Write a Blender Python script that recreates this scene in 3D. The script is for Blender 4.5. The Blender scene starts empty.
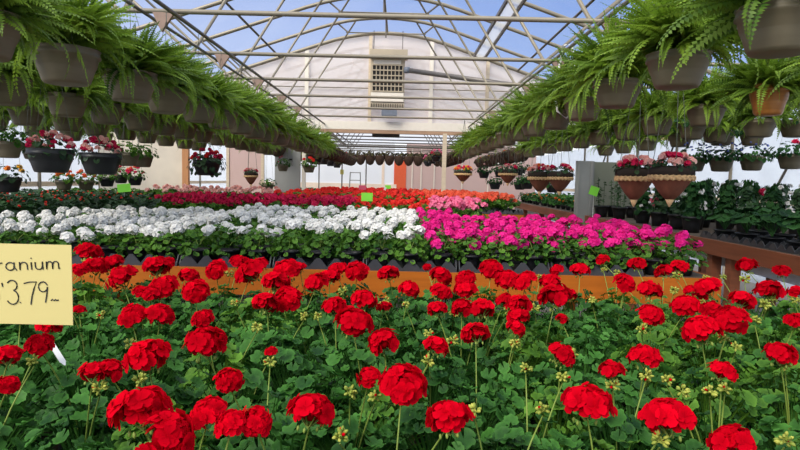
import bpy, math, random
from mathutils import Vector, Matrix, Euler
PI = math.pi
sin, cos = math.sin, math.cos
rnd = random.Random(11)
sc = bpy.context.scene
col = sc.collection

# ------------------------------------------------------------------ camera
F = 580.0
CAM = Vector((0, 0, 1.6))
PITCH = math.atan(45 / F)
ROLL = math.radians(1.3)
CR = Matrix.Rotation(PI / 2 - PITCH, 3, 'X') @ Matrix.Rotation(ROLL, 3, 'Z')
CRI = CR.inverted()


def W(px, py, Y):
    d = CR @ Vector(((px - 400) / F, (225 - py) / F, -1))
    return CAM + d * (Y / d.y)


def P(p):
    q = CRI @ (Vector(p) - CAM)
    if q.z > -0.05:
        return (-9999, -9999)
    return (400 + F * q.x / -q.z, 225 - F * q.y / -q.z)


def inview(p, m=60):
    x, y = P(p)
    return -m < x < 800 + m and -m < y < 450 + m


cam = bpy.data.cameras.new('camera')
cam.sensor_width = 36
cam.lens = 36 * F / 800
cam.clip_start = 0.05
co = bpy.data.objects.new('camera', cam)
co.location = CAM
co.rotation_euler = CR.to_euler()
col.objects.link(co)
sc.camera = co


# ------------------------------------------------------------------ materials
def nt(name):
    m = bpy.data.materials.new(name)
    m.use_nodes = True
    t = m.node_tree
    t.nodes.clear()
    return m, t, t.nodes.new('ShaderNodeOutputMaterial')


def rgb(r, g, b):
    f = lambda c: (c / 255 / 12.92) if c / 255 <= .04045 else ((c / 255 + .055) / 1.055) ** 2.4
    return (f(r), f(g), f(b), 1)


def mul(c, k):
    return (min(1, c[0] * k), min(1, c[1] * k), min(1, c[2] * k), 1)


def mixcol(t, fac, a, b):
    n = t.nodes.new('ShaderNodeMix')
    n.data_type = 'RGBA'
    n.clamp_factor = True
    n.inputs[6].default_value = a
    n.inputs[7].default_value = b
    t.links.new(fac, n.inputs[0])
    return n.outputs[2]


def plain(name, c, rough=.6, metal=0, var=.18, scale=14, bump=0, spec=.4, stretch=None):
    """noise-varied solid"""
    m, t, out = nt(name)
    b = t.nodes.new('ShaderNodeBsdfPrincipled')
    tc = t.nodes.new('ShaderNodeTexCoord')
    mp = t.nodes.new('ShaderNodeMapping')
    if stretch:
        mp.inputs['Scale'].default_value = stretch
    nz = t.nodes.new('ShaderNodeTexNoise')
    nz.inputs['Scale'].default_value = scale
    nz.inputs['Detail'].default_value = 4
    t.links.new(tc.outputs['Object'], mp.inputs[0])
    t.links.new(mp.outputs[0], nz.inputs[0])
    o = mixcol(t, nz.outputs[0], mul(c, 1 - var), mul(c, 1 + var))
    t.links.new(o, b.inputs['Base Color'])
    b.inputs['Roughness'].default_value = rough
    b.inputs['Metallic'].default_value = metal
    b.inputs['Specular IOR Level'].default_value = spec
    if bump:
        bn = t.nodes.new('ShaderNodeBump')
        bn.inputs['Strength'].default_value = bump
        t.links.new(nz.outputs[0], bn.inputs['Height'])
        t.links.new(bn.outputs[0], b.inputs['Normal'])
    t.links.new(b.outputs[0], out.inputs[0])
    return m


def leafy(name, c1, c2, trans=.25, rough=.5, spec=.3, objvar=.3, tcol=None):
    """thin plant tissue: each leaf or petal carries its own shade in the attribute «tint»"""
    m, t, out = nt(name)
    b = t.nodes.new('ShaderNodeBsdfPrincipled')
    at = t.nodes.new('ShaderNodeAttribute')
    at.attribute_name = 'tint'
    oi = t.nodes.new('ShaderNodeObjectInfo')
    ma = t.nodes.new('ShaderNodeMath')
    ma.operation = 'MULTIPLY_ADD'
    ma.inputs[1].default_value = objvar
    ad = t.nodes.new('ShaderNodeMath')
    ad.operation = 'SUBTRACT'
    ad.inputs[1].default_value = objvar / 2
    t.links.new(oi.outputs['Random'], ma.inputs[0])
    t.links.new(at.outputs['Fac'], ma.inputs[2])
    t.links.new(ma.outputs[0], ad.inputs[0])
    o = mixcol(t, ad.outputs[0], c1, c2)
    t.links.new(o, b.inputs['Base Color'])
    b.inputs['Roughness'].default_value = rough
    b.inputs['Specular IOR Level'].default_value = spec
    tr = t.nodes.new('ShaderNodeBsdfTranslucent')
    if tcol:
        tr.inputs[0].default_value = tcol
    else:
        t.links.new(o, tr.inputs[0])
    mx = t.nodes.new('ShaderNodeMixShader')
    mx.inputs[0].default_value = trans
    t.links.new(b.outputs[0], mx.inputs[1])
    t.links.new(tr.outputs[0], mx.inputs[2])
    t.links.new(mx.outputs[0], out.inputs[0])
    return m


def sheet(name, clear, c, tcol=(1, 1, 1, 1), tl=.6, streak=0.0):
    """polythene film: part clear, part milky"""
    m, t, out = nt(name)
    tp = t.nodes.new('ShaderNodeBsdfTransparent')
    tp.inputs[0].default_value = tcol
    df = t.nodes.new('ShaderNodeBsdfDiffuse')
    df.inputs[0].default_value = c
    tr = t.nodes.new('ShaderNodeBsdfTranslucent')
    tr.inputs[0].default_value = c
    m1 = t.nodes.new('ShaderNodeMixShader')
    m1.inputs[0].default_value = tl
    t.links.new(df.outputs[0], m1.inputs[1])
    t.links.new(tr.outputs[0], m1.inputs[2])
    m2 = t.nodes.new('ShaderNodeMixShader')
    m2.inputs[0].default_value = 1 - clear
    t.links.new(tp.outputs[0], m2.inputs[1])
    t.links.new(m1.outputs[0], m2.inputs[2])
    if streak:
        tc = t.nodes.new('ShaderNodeTexCoord')
        nz = t.nodes.new('ShaderNodeTexNoise')
        nz.inputs['Scale'].default_value = 1.3
        nz.inputs['Detail'].default_value = 5
        nz.inputs['Distortion'].default_value = 1.0
        mr = t.nodes.new('ShaderNodeMapRange')
        mr.inputs[1].default_value = .3
        mr.inputs[2].default_value = .7
        mr.inputs[3].default_value = 1 - clear - streak
        mr.inputs[4].default_value = min(1, 1 - clear + streak)
        t.links.new(tc.outputs['Object'], nz.inputs[0])
        t.links.new(nz.outputs[0], mr.inputs[0])
        t.links.new(mr.outputs[0], m2.inputs[0])
    t.links.new(m2.outputs[0], out.inputs[0])
    return m


M = {}
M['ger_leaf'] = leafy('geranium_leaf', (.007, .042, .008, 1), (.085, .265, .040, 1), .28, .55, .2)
M['ger_leaf2'] = leafy('yellower_geranium_leaf', (.014, .065, .008, 1), (.15, .33, .035, 1), .3, .55, .2)
M['dark_leaf'] = leafy('dark_begonia_leaf', (.008, .035, .012, 1), (.045, .11, .03, 1), .2, .45, .35)
M['right_leaf'] = leafy('bench_leaf', (.008, .04, .012, 1), (.055, .16, .04, 1), .22, .6, .12)
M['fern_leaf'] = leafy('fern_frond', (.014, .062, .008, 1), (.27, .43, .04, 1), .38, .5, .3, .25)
M['stalk'] = leafy('flower_stalk', (.16, .25, .04, 1), (.28, .36, .07, 1), .15, .5, .3)
M['bud'] = leafy('geranium_bud', (.17, .25, .03, 1), (.50, .50, .09, 1), .2, .55, .3)
M['red'] = leafy('red_petal', (.36, .0003, .006, 1), (.80, .001, .016, 1), .4, .8, .02, .25)
M['white'] = leafy('white_petal', (.72, .70, .66, 1), (.96, .95, .92, 1), .25, .6, .2, .1)
M['magenta'] = leafy('magenta_petal', (.62, .004, .19, 1), (.90, .03, .33, 1), .3, .6, .15, .35)
M['crimson'] = leafy('crimson_petal', (.52, .004, .05, 1), (.85, .03, .13, 1), .3, .6, .15, .3)
M['scarlet'] = leafy('scarlet_petal', (.75, .015, .014, 1), (.95, .07, .05, 1), .3, .6, .15, .3)
M['pink'] = leafy('pink_petal', (.85, .10, .28, 1), (.95, .32, .48, 1), .3, .6, .15, .3)
M['coral'] = leafy('coral_petal', (.80, .06, .035, 1), (.95, .22, .11, 1), .3, .6, .15, .3)
M['orange'] = leafy('orange_petal', (.70, .08, .02, 1), (.90, .30, .04, 1), .3, .6, .15, .5)
M['blush'] = leafy('blush_petal', (.84, .32, .28, 1), (.95, .62, .55, 1), .3, .6, .15, .3)
M['blue'] = leafy('blue_petal', (.06, .09, .38, 1), (.18, .24, .62, 1), .3, .6, .15, .3)
M['yellow'] = leafy('yellow_petal', (.85, .40, .02, 1), (.95, .62, .06, 1), .3, .6, .15, .3)
M['pot_black'] = plain('black_plastic', (.012, .013, .015, 1), .42, var=.3)
M['tray'] = plain('grey_black_tray', (.050, .052, .058, 1), .33, var=.35, scale=9)
M['fern_pot'] = plain('taupe_pot', (.145, .122, .078, 1), .5, var=.22, scale=6, stretch=(1, 1, 6), bump=.08)
M['copper_pot'] = plain('copper_glazed_pot', (.42, .17, .035, 1), .3, var=.6, scale=5, stretch=(.6, .6, 9), spec=.6)
M['soil'] = plain('peat', (.03, .02, .014, 1), .95, scale=60)
M['wire'] = plain('hanger_wire', (.10, .11, .09, 1), .5)
M['dark_pot'] = plain('dark_grey_basket', (.022, .023, .026, 1), .4, var=.3, scale=5, stretch=(1, 1, 8))
M['brown_leaf'] = leafy('brownish_leaf', (.03, .02, .012, 1), (.13, .12, .04, 1), .2, .6, .2)
M['cocoa'] = plain('brown_moss_liner', (.07, .040, .026, 1), .95, var=.6, scale=25, bump=.4)
M['cone'] = plain('brown_woven_cone', (.21, .075, .042, 1), .7, var=.45, scale=22, stretch=(1, 1, .25), bump=.3)
M['rope'] = plain('straw_rope', (.62, .40, .19, 1), .85, var=.45, scale=45, bump=.5)
M['cone_tip'] = plain('straw_tip', (.74, .48, .24, 1), .8, var=.2, scale=30)
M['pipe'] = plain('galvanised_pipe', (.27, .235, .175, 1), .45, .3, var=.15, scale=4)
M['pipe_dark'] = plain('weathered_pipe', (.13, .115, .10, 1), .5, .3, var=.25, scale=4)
M['clamp'] = plain('dusty_pink_clamp', (.30, .20, .155, 1), .6, var=.3, scale=20)
M['orange_wood'] = plain('orange_stained_board', (.42, .115, .010, 1), .6, spec=.2, var=.3, scale=5, stretch=(.6, 1, 7))
M['brown_wood'] = plain('red_brown_board', (.24, .075, .032, 1), .55, var=.35, scale=5, stretch=(1, .5, 7))
M['post_wood'] = plain('bare_timber', (.46, .21, .085, 1), .65, var=.3, scale=5, stretch=(6, 6, .5))
M['pale_wood'] = plain('pale_timber', (.62, .51, .37, 1), .65, var=.2, scale=5, stretch=(.5, 6, 6))
M['beam_wood'] = plain('weathered_beam', (.40, .25, .155, 1), .65, var=.3, scale=5)
M['white_board'] = plain('white_painted_board', (.72, .77, .80, 1), .55, var=.06)
M['floor'] = plain('gravel_floor', (.20, .185, .165, 1), .95, var=.5, scale=60, bump=.5)
M['ground'] = plain('pale_ground', (.55, .54, .52, 1), .95, var=.2, scale=2)
M['bench_top'] = plain('weathered_bench', (.10, .075, .055, 1), .8, var=.3)
M['tan_metal'] = plain('tan_enamel', (.47, .39, .28, 1), .5, var=.12, scale=6)
M['dark_hole'] = plain('dark_grille', (.018, .016, .014, 1), .8)
M['cream'] = plain('cream_panel', (.80, .73, .62, 1), .5, var=.06)
M['flue'] = plain('blackened_flue', (.19, .17, .155, 1), .45, .3, var=.5, scale=2.2)
M['grey_blue'] = plain('blue_grey_box', (.16, .18, .22, 1), .5)
M['door_grey'] = plain('pale_grey_door', (.31, .31, .295, 1), .35, .2, var=.12, scale=2)
M['panel'] = plain('cloudy_plastic_panel', (.62, .55, .44, 1), .4, var=.3, scale=1.6)
M['panel_cool'] = plain('cool_grey_panel', (.28, .29, .28, 1), .35, .1, var=.3, scale=2.2)
M['red_door'] = plain('orange_red_door', (.74, .115, .04, 1), .5, var=.1)
M['far_pink'] = plain('rosy_wall_panel', (.58, .41, .37, 1), .7, var=.06, scale=.6)
M['far_white'] = plain('white_wall_panel', (.86, .89, .93, 1), .7, var=.03, scale=.6)
M['far_sand'] = plain('sandy_base_wall', (.86, .70, .56, 1), .8, var=.1)
M['card'] = plain('pale_yellow_card', (.60, .51, .20, 1), .6, var=.04, scale=3)
M['ink'] = plain('black_marker', (.012, .012, .012, 1), .5)
M['lime'] = plain('lime_green_card', (.25, .78, .06, 1), .5, var=.05)
M['pink_card'] = plain('pink_card', (.85, .12, .20, 1), .5, var=.05)
M['white_tag'] = plain('white_plastic', (.80, .80, .78, 1), .4, var=.03)
M['yel_tag'] = plain('yellow_green_tag', (.62, .62, .16, 1), .5, var=.05)
M['roof'] = sheet('clear_roof_film', .90, (.80, .82, .86, 1), (.97, .985, 1, 1), .7, .03)
M['roof_far'] = sheet('milky_roof_film', .30, (.97, .96, .94, 1), (1, 1, 1, 1), .75)
M['gable'] = sheet('milky_gable_film', .12, (.80, .725, .69, 1), (.9, .88, .87, 1), .5, .08)
M['side'] = sheet('side_wall_film', .48, (.78, .81, .84, 1), (.93, .95, .97, 1), .6, .08)
M['door_film'] = sheet('cloudy_door_film', .06, (.30, .32, .26, 1), (.9, .92, .88, 1), .5, .05)
M['vent'] = sheet('vent_film', .30, (.85, .83, .80, 1), (.96, .96, .98, 1), .6, .05)


# ------------------------------------------------------------------ mesh builder
class MB:
    def __init__(s):
        s.v, s.f, s.m, s.t = [], [], [], []

    def add(s, vs, fs, mi=0, tint=.5):
        o = len(s.v)
        s.v += [tuple(p) for p in vs]
        s.t += tint if isinstance(tint, list) else [tint] * len(vs)
        s.f += [tuple(i + o for i in f) for f in fs]
        s.m += [mi] * len(fs)
        return s

    def box(s, c, d, mi=0, rot=None, taper=1):
        hx, hy, hz = d[0] / 2, d[1] / 2, d[2] / 2
        vs = []
        for z in (-1, 1):
            k = taper if z < 0 else 1
            for x, y in ((-1, -1), (1, -1), (1, 1), (-1, 1)):
                p = Vector((x * hx * k, y * hy * k, z * hz))
                if rot is not None:
                    p = rot @ p
                vs.append(p + Vector(c))
        return s.add(vs, [(3, 2, 1, 0), (4, 5, 6, 7), (0, 1, 5, 4), (1, 2, 6, 5), (2, 3, 7, 6), (3, 0, 4, 7)], mi)

    def tube(s, pts, r, n=6, mi=0, tint=.5, r2=None):
        pts = [Vector(p) for p in pts]
        vs, fs = [], []
        L = len(pts)
        ref = None
        for i, p in enumerate(pts):
            d = (pts[min(i + 1, L - 1)] - pts[max(i - 1, 0)]).normalized()
            if ref is None:
                ref = Vector((0, 0, 1)) if abs(d.z) < .9 else Vector((1, 0, 0))
            a = d.cross(ref).normalized()
            b = a.cross(d)
            rr = r if r2 is None else r + (r2 - r) * i / (L - 1)
            for k in range(n):
                q = 2 * PI * k / n
                vs.append(p + a * cos(q) * rr + b * sin(q) * rr)
        for i in range(L - 1):
            for k in range(n):
                k2 = (k + 1) % n
                fs.append((i * n + k, i * n + k2, (i + 1) * n + k2, (i + 1) * n + k))
        fs.append(tuple(range(n)))
        fs.append(tuple(range(L * n - 1, L * n - n - 1, -1)))
        return s.add(vs, fs, mi, tint)

    def lathe(s, prof, n=24, c=(0, 0, 0), mi=0, tint=.5, cap0=True, cap1=False, wob=None):
        vs, fs = [], []
        for r, z in prof:
            for k in range(n):
                q = 2 * PI * k / n
                w = wob(q, z) if wob else 1
                vs.append((c[0] + r * w * cos(q), c[1] + r * w * sin(q), c[2] + z))
        for i in range(len(prof) - 1):
            for k in range(n):
                k2 = (k + 1) % n
                fs.append((i * n + k, i * n + k2, (i + 1) * n + k2, (i + 1) * n + k))
        if cap0:
            fs.append(tuple(range(n - 1, -1, -1)))
        if cap1:
            fs.append(tuple(range((len(prof) - 1) * n, len(prof) * n)))
        return s.add(vs, fs, mi, tint)

    def mesh(s, name, mats, smooth=True):
        me = bpy.data.meshes.new(name)
        me.from_pydata(s.v, [], s.f)
        for m in (mats if isinstance(mats, list) else [mats]):
            me.materials.append(M[m])
        if any(s.m):
            me.polygons.foreach_set('material_index', s.m)
        if smooth:
            me.polygons.foreach_set('use_smooth', [True] * len(s.f))
        a = me.attributes.new('tint', 'FLOAT', 'POINT')
        a.data.foreach_set('value', [min(1, max(0, x)) for x in s.t])
        me.update()
        return me


def ob(name, me, parent=None, loc=(0, 0, 0), rot=(0, 0, 0), sca=1):
    o = bpy.data.objects.new(name, me)
    o.location = loc
    o.rotation_euler = rot
    o.scale = (sca, sca, sca) if isinstance(sca, (int, float)) else sca
    if parent is not None:
        o.parent = parent
    col.objects.link(o)
    return o


def tag(o, label, cat, group=None, kind=None):
    o['label'] = label
    o['category'] = cat
    if group:
        o['group'] = group
    if kind:
        o['kind'] = kind
    return o


def thing(name, label, cat, loc=(0, 0, 0), rz=0, group=None, kind=None):
    o = bpy.data.objects.new(name, None)
    o.empty_display_size = .1
    o.location = loc
    o.rotation_euler = (0, 0, rz)
    col.objects.link(o)
    return tag(o, label, cat, group, kind)


ORD = ('first second third fourth fifth sixth seventh eighth ninth tenth eleventh twelfth thirteenth fourteenth fifteenth sixteenth '
       'seventeenth eighteenth nineteenth twentieth').split()
for tens in ('twenty', 'thirty', 'forty', 'fifty'):
    ORD += [tens + '-' + ORD[k] for k in range(9)] + [{'twenty': 'thirtieth', 'thirty': 'fortieth', 'forty': 'fiftieth', 'fifty': 'sixtieth'}[tens]]
NUM = 'no one two three four five six seven eight nine ten eleven twelve'.split()


def od(i):
    return ORD[i]


# ------------------------------------------------------------------ plant pieces
def frame(n, fwd):
    n = n.normalized()
    f = (fwd - n * fwd.dot(n))
    f = f.normalized() if f.length > 1e-4 else n.orthogonal().normalized()
    return f, n.cross(f), n


def ger_leaf(mb, c, nrm, fwd, size, tint, sec=26, lobes=7, mi=0, cup=.22, r=rnd):
    f, s, n = frame(nrm, fwd)
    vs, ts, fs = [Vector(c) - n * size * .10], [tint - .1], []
    ph = r.random() * 6
    for ring, rho in enumerate((.58, 1.0)):
        for k in range(sec + 1):
            th = -PI * .93 + 2 * PI * .93 * k / sec
            rr = rho
            if ring:
                rr *= .84 + .16 * abs(cos(lobes / 2 * th))
            z = cup * rr * rr + (.12 * sin(lobes * th + ph) * ring + .10 * sin(2 * th + ph)) * rr
            vs.append(Vector(c) + (f * cos(th) + s * sin(th)) * rr * size + n * z * size * .8)
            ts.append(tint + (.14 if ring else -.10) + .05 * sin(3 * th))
    for k in range(sec):
        fs.append((0, 1 + k, 2 + k))
        a, b = 1 + k, 1 + sec + 1 + k
        fs.append((a, b, b + 1, a + 1))
    mb.add(vs, fs, mi, ts)


def dome_dir(r, a0, a1):
    """direction with elevation between a0 and a1"""
    az = r.random() * 2 * PI
    s0, s1 = sin(a0), sin(a1)
    z = s0 + (s1 - s0) * r.random()
    q = math.sqrt(max(0, 1 - z * z))
    return Vector((q * cos(az), q * sin(az), z))


def foliage_mesh(name, mat, seed, n=44, rad=.125, h=.155, z0=.10, size=(.026, .044), sec=26, petiole=True, lobes=7, el0=-.15):
    r = random.Random(seed)
    mb = MB()
    for i in range(n):
        d = dome_dir(r, el0, 1.45)
        k = .72 + .32 * r.random()
        p = Vector((d.x * rad * k, d.y * rad * k, z0 + .03 + max(-.02 if el0 > -.3 else -.5, d.z) * h * k))
        nrm = Vector((d.x * .75 + r.gauss(0, .3), d.y * .75 + r.gauss(0, .3), .75 + .35 * d.z))
        fwd = Vector((d.x, d.y, -.25)) + Vector((r.gauss(0, .25), r.gauss(0, .25), 0))
        sz = r.uniform(*size)
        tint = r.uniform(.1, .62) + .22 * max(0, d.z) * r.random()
        ger_leaf(mb, p, nrm, fwd, sz, tint, sec, lobes, r=r)
        if petiole:
            b = Vector((d.x * .02, d.y * .02, z0 - .01))
            mid = (b + p) / 2 + Vector((-d.x, -d.y, .5)) * .012
            mb.tube([b, mid, p - nrm.normalized() * sz * .1], .0016, 3, 0, .75)
    return mb.mesh(name, mat)


def petal(mb, c, out, up, L, wd, tint, mi=0):
    """a rounded notched petal lying along OUT, facing UP"""
    s = out.cross(up)
    vs = [c, c + out * L * .45 - s * wd * .42 + up * L * .10, c + out * L * .88 - s * wd * .40 + up * L * .02,
          c + out * L * 1.0 + up * L * -.03, c + out * L * .88 + s * wd * .40 + up * L * .02, c + out * L * .45 + s * wd * .42 + up * L * .10]
    mb.add(vs, [(0, 1, 2, 3), (0, 3, 4, 5)], mi, [tint - .25, tint, tint + .1, tint + .12, tint + .1, tint])


def floret(mb, c, n, L, r, tint, mi=0, k=5):
    f, s, n = frame(n, Vector((r.random() - .5, r.random() - .5, r.random() - .5)))
    a0 = r.random() * 6
    for i in range(k):
        a = a0 + 2 * PI * i / k
        o = (f * cos(a) + s * sin(a) + n * r.uniform(.05, .45)).normalized()
        u = (n - o * n.dot(o)).normalized()
        petal(mb, c, o, u, L * r.uniform(.85, 1.12), L * 1.0, tint + r.uniform(-.15, .15), mi)


def umbel_mesh(name, mats, seed, R=.045, n=34, L=.019, low=-.25, squash=.8, k=5, pedicel=True, core=True, lump=.1):
    """ball of five-petalled florets round the top of a stalk; origin at the ball's centre"""
    r = random.Random(seed)
    mb = MB()
    ga = PI * (3 - 5 ** .5)
    for i in range(n):
        z = 1 - (1 - low) * (i + .5) / n
        q = math.sqrt(1 - z * z)
        d = Vector((q * cos(ga * i), q * sin(ga * i), z)) + Vector((r.gauss(0, lump), r.gauss(0, lump), r.gauss(0, lump)))
        d.normalize()
        p = Vector((d.x, d.y, d.z * squash)) * (R - L * .45) * r.uniform(.92 - lump, 1.05 + lump * .7)
        floret(mb, p, d + Vector((0, 0, .12)), L, r, r.uniform(.35, .8), 0, k)
    if core:
        mb.lathe([(R * .25, -R * .38), (R * .56, -R * .12), (R * .60, R * .16), (R * .36, R * .40), (.001, R * .48)], 9, (0, 0, 0), 0, .05)
    if pedicel:
        for i in range(9):
            a = 6.283 * i / 9 + r.random()
            e = Vector((cos(a) * R * .6, sin(a) * R * .6, -R * .12))
            mb.tube([(0, 0, -R * .75), e], .0013, 3, 1, .6)
            if i % 2:
                b = Vector((cos(a) * R * .45, sin(a) * R * .45, -R * .75))
                mb.lathe([(.0005, -.006), (.0032, -.002), (.003, .003), (.0005, .006)], 5, b, 1, .7)
    return mb.mesh(name, mats)


def bud_mesh(name, seed, R=.0185, n=20):
    r = random.Random(seed)
    mb = MB()
    for i in range(n):
        d = dome_dir(r, -.7, 1.4)
        p = d * R * r.uniform(.7, 1)
        f, s, nn = frame(d, Vector((0, 0, 1)))
        t = r.uniform(.2, 1)
        q = []
        for rr, z in ((.0012, -.006), (.0048, -.002), (.0044, .004), (.0012, .008)):
            q.append([p + (f * cos(a) + s * sin(a)) * rr + nn * z for a in (0, 1.26, 2.51, 3.77, 5.03)])
        vs = sum(q, [])
        fs = [(5 * i2 + k, 5 * i2 + (k + 1) % 5, 5 * i2 + 5 + (k + 1) % 5, 5 * i2 + 5 + k) for i2 in range(3) for k in range(5)]
        mb.add(vs, fs, 1 if r.random() < .10 else 0, t)
        mb.tube([(0, 0, -.006), p], .0013, 3, 0, .5)
    return mb.mesh(name, ['bud', 'red'])


def stalk_mesh(name, a, b, r=.0022):
    a, b = Vector(a), Vector(b)
    h = Vector((b.x - a.x, b.y - a.y, 0))
    pts = []
    for i in range(6):
        t = i / 5
        p = a.lerp(b, t)
        p -= h * (t * (1 - t)) * .5
        pts.append(p)
    return MB().tube(pts, r, 5, 0, .5, r * .8).mesh(name, 'stalk')


def pot_mesh(name, mats, r0, r1, h, rim=.006, n=18, soil=True):
    mb = MB()
    mb.lathe([(r0, 0), (r0 + (r1 - r0) * .5, h * .5), (r1, h * .86), (r1 + rim, h * .87), (r1 + rim, h), (r1 - .002, h), (r1 - .006, h * .82)], n)
    if soil:
        mb.lathe([(r1 - .006, h * .82), (.001, h * .86)], n, mi=1, cap0=False)
    return mb.mesh(name, mats)


# ------------------------------------------------------------------ setting: floor, ground, sky, light
YG = 12.5          # the gable over the passage
YF = 26.0          # far wall
XC = -.35          # ridge line
ZT = 2.80          # tie bars
XL, XR = -6.6, 6.0


def roofz(x):
    d = abs(x - XC)
    z = 4.90 - .335 * d
    if d < 1.3:
        z = 4.90 - .335 * 1.3 + (1.3 ** 2 - d * d) / (2 * 1.3) * .335
    return z


mb = MB().box((-.3, 12, -.05), (13.2, 30, .1))
tag(ob('floor', mb.mesh('floor', 'floor', False)), 'grey gravel greenhouse floor under the benches', 'floor', kind='structure')
mb = MB().box((0, 12, -.16), (160, 160, .1))
tag(ob('outside_ground', mb.mesh('outside_ground', 'ground', False)), 'pale ground outside the greenhouse walls', 'ground', kind='structure')


def roof_strip(y0, y1, off=.035):
    mb = MB()
    xs = [XL + (XR - XL) * i / 44 for i in range(45)]
    vs = [(x, y, roofz(x) + off) for y in (y0, y1) for x in xs]
    mb.add(vs, [(i, i + 1, 46 + i, 45 + i) for i in range(44)])
    return mb


tag(ob('ceiling', roof_strip(-2.5, YG + .02).mesh('roof_film', 'roof')), 'clear plastic roof film stretched over the arched trusses', 'roof', kind='structure')
tag(ob('ceiling_back', roof_strip(YG + .06, YF).mesh('roof_film_back', 'roof_far')), 'milky roof film over the far bay behind the gable', 'roof', kind='structure')


def wall_x(name, x, z0, z1, y0, y1, mat, label):
    mb = MB().box((x, (y0 + y1) / 2, (z0 + z1) / 2), (.012, y1 - y0, z1 - z0))
    return tag(ob(name, mb.mesh(name, mat, False)), label, 'wall', kind='structure')


wall_x('wall_left', XL, 0, roofz(XL), -2.5, YF, 'side', 'bright translucent plastic side wall behind the begonia bench')
wall_x('wall_right', XR, 0, roofz(XR), -2.5, YF, 'side', 'bright translucent plastic side wall behind the climbers')
for nm, x in (('baseboard_left', XL + .03), ('baseboard_right', XR - .03)):
    mb = MB().box((x, 12, 1.38), (.04, 28, .09))
    tag(ob(nm, mb.mesh(nm, 'pale_wood', False)), 'pale timber hip board along the plastic side wall, ' + ('begonia bench side' if x < 0 else 'climber side'), 'board', kind='structure')
for side, x in (('begonia bench', XL + .07), ('climber bench', XR - .07)):
    for i in range(8):
        y = 4.2 + i * 2.1
        mb = MB().tube([(x, y, 0), (x, y, roofz(x))], .03, 8)
        o = ob('wall_post', mb.mesh('wall_post', 'pipe'))
        tag(o, 'round metal wall post on the %s side, %s from the camera' % (side, od(i)), 'post', 'metal posts along the side walls', 'structure')
        if i % 2 == 0:
            s = 1 if x < 0 else -1
            b = MB().tube([(x, y, 2.7), (x + s * .02, y + 1.5, .6)], .022, 6)
            ob('wall_brace', b.mesh('wall_brace', 'pipe_dark'), o)

# ------------------------------------------------------------------ trusses, purlins and basket rails
XN = 1.72          # web foot from the ridge line
XM = .55           # web head from the ridge line


def truss(y, label, mat='pipe'):
    t = thing('roof_truss', label, 'truss', (XC, y, ZT), 0, 'roof trusses', 'structure')
    ob('tie_bar', MB().tube([(XL - XC + .05, 0, 0), (XR - XC - .05, 0, 0)], .019, 8).mesh('tie_bar', mat), t)
    for s in (-1, 1):
        pts = [(s * d, 0, roofz(XC + s * d) - ZT - .02) for d in (0, .25, .5, .75, 1.0, 1.3, 2.2, 4, 6.0)]
        ob('rafter', MB().tube(pts, .032, 8).mesh('rafter', mat), t)
        ob('web', MB().tube([(s * XN, 0, 0), (s * XM, 0, roofz(XC + XM) - ZT)], .016, 6).mesh('web', mat), t)
        ob('web', MB().tube([(s * XN * 1.02, 0, 0), (s * 3.0, 0, roofz(XC + 3.0) - ZT)], .016, 6).mesh('web', mat), t)
        ob('brace', MB().tube([(s * (XM + .05), 0, roofz(XC + XM) - ZT), (s * .78, 0, 1.45)][::-1] if False else
                              [(s * (XM + .40), 0, roofz(XC + XM + .4) - ZT), (s * .72, 0, 1.58)], .016, 6).mesh('brace', 'pipe_dark'), t)
    ob('collar', MB().tube([(-.76, 0, 1.58), (.76, 0, 1.58)], .012, 6).mesh('collar', mat), t)
    ob('king_post', MB().tube([(0, 0, 1.50), (0, 0, roofz(XC) - ZT)], .016, 6).mesh('king_post', 'pipe_dark'), t)
    return t


TY = [4.38, 5.80, 7.22, 8.6, 9.95, 11.3]
for i, y in enumerate(TY):
    truss(y, 'metal roof truss with diagonal webs, %s in front of the gable wall' % (['sixth', 'fifth', 'fourth', 'third', 'second', 'first'][i]))
for i in range(9):
    y = 13.7 + i * 1.35
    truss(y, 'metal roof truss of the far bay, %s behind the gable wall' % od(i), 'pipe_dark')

purl = [(-1.62, 'pipe'), (-1.95, 'pipe_dark'), (1.42, 'pipe')]
RAILS_L = [-1.65, -2.6, -3.55, -4.5]
RAILS_R = [1.4, 2.5, 3.5, 4.4]
for sd, rows, y1 in (('left', RAILS_L, 19.8), ('right', RAILS_R, 19.8)):
    for i, x in enumerate(rows):
        t = thing('basket_rail', 'long pipe rail carrying hanging baskets, %s row out from the centre on the %s' % (od(i), sd), 'rail', (x, 0, ZT - .05), 0,
                  'pipe rails for the hanging baskets', 'structure')
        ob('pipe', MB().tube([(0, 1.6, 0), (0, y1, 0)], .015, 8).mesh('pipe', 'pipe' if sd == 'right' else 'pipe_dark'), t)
        if i == 0:
            s = 1 if x > 0 else -1
            ob('pipe', MB().tube([(s * .26, 1.6, .03), (s * .26, y1, .03)], .013, 8).mesh('pipe', 'pipe_dark'), t)
            for y in TY[:5]:
                c = MB()
                c.add([(s * .05, y - .015, .03), (s * .21, y - .015, .05), (s * .14, y - .015, -.10), (s * .05, y + .015, .03), (s * .21, y + .015, .05), (s * .14, y + .015, -.10)],
                      [(0, 1, 2), (5, 4, 3), (0, 3, 4, 1), (1, 4, 5, 2), (2, 5, 3, 0)])
                ob('clamp', c.mesh('clamp', 'clamp', False), t)
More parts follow.
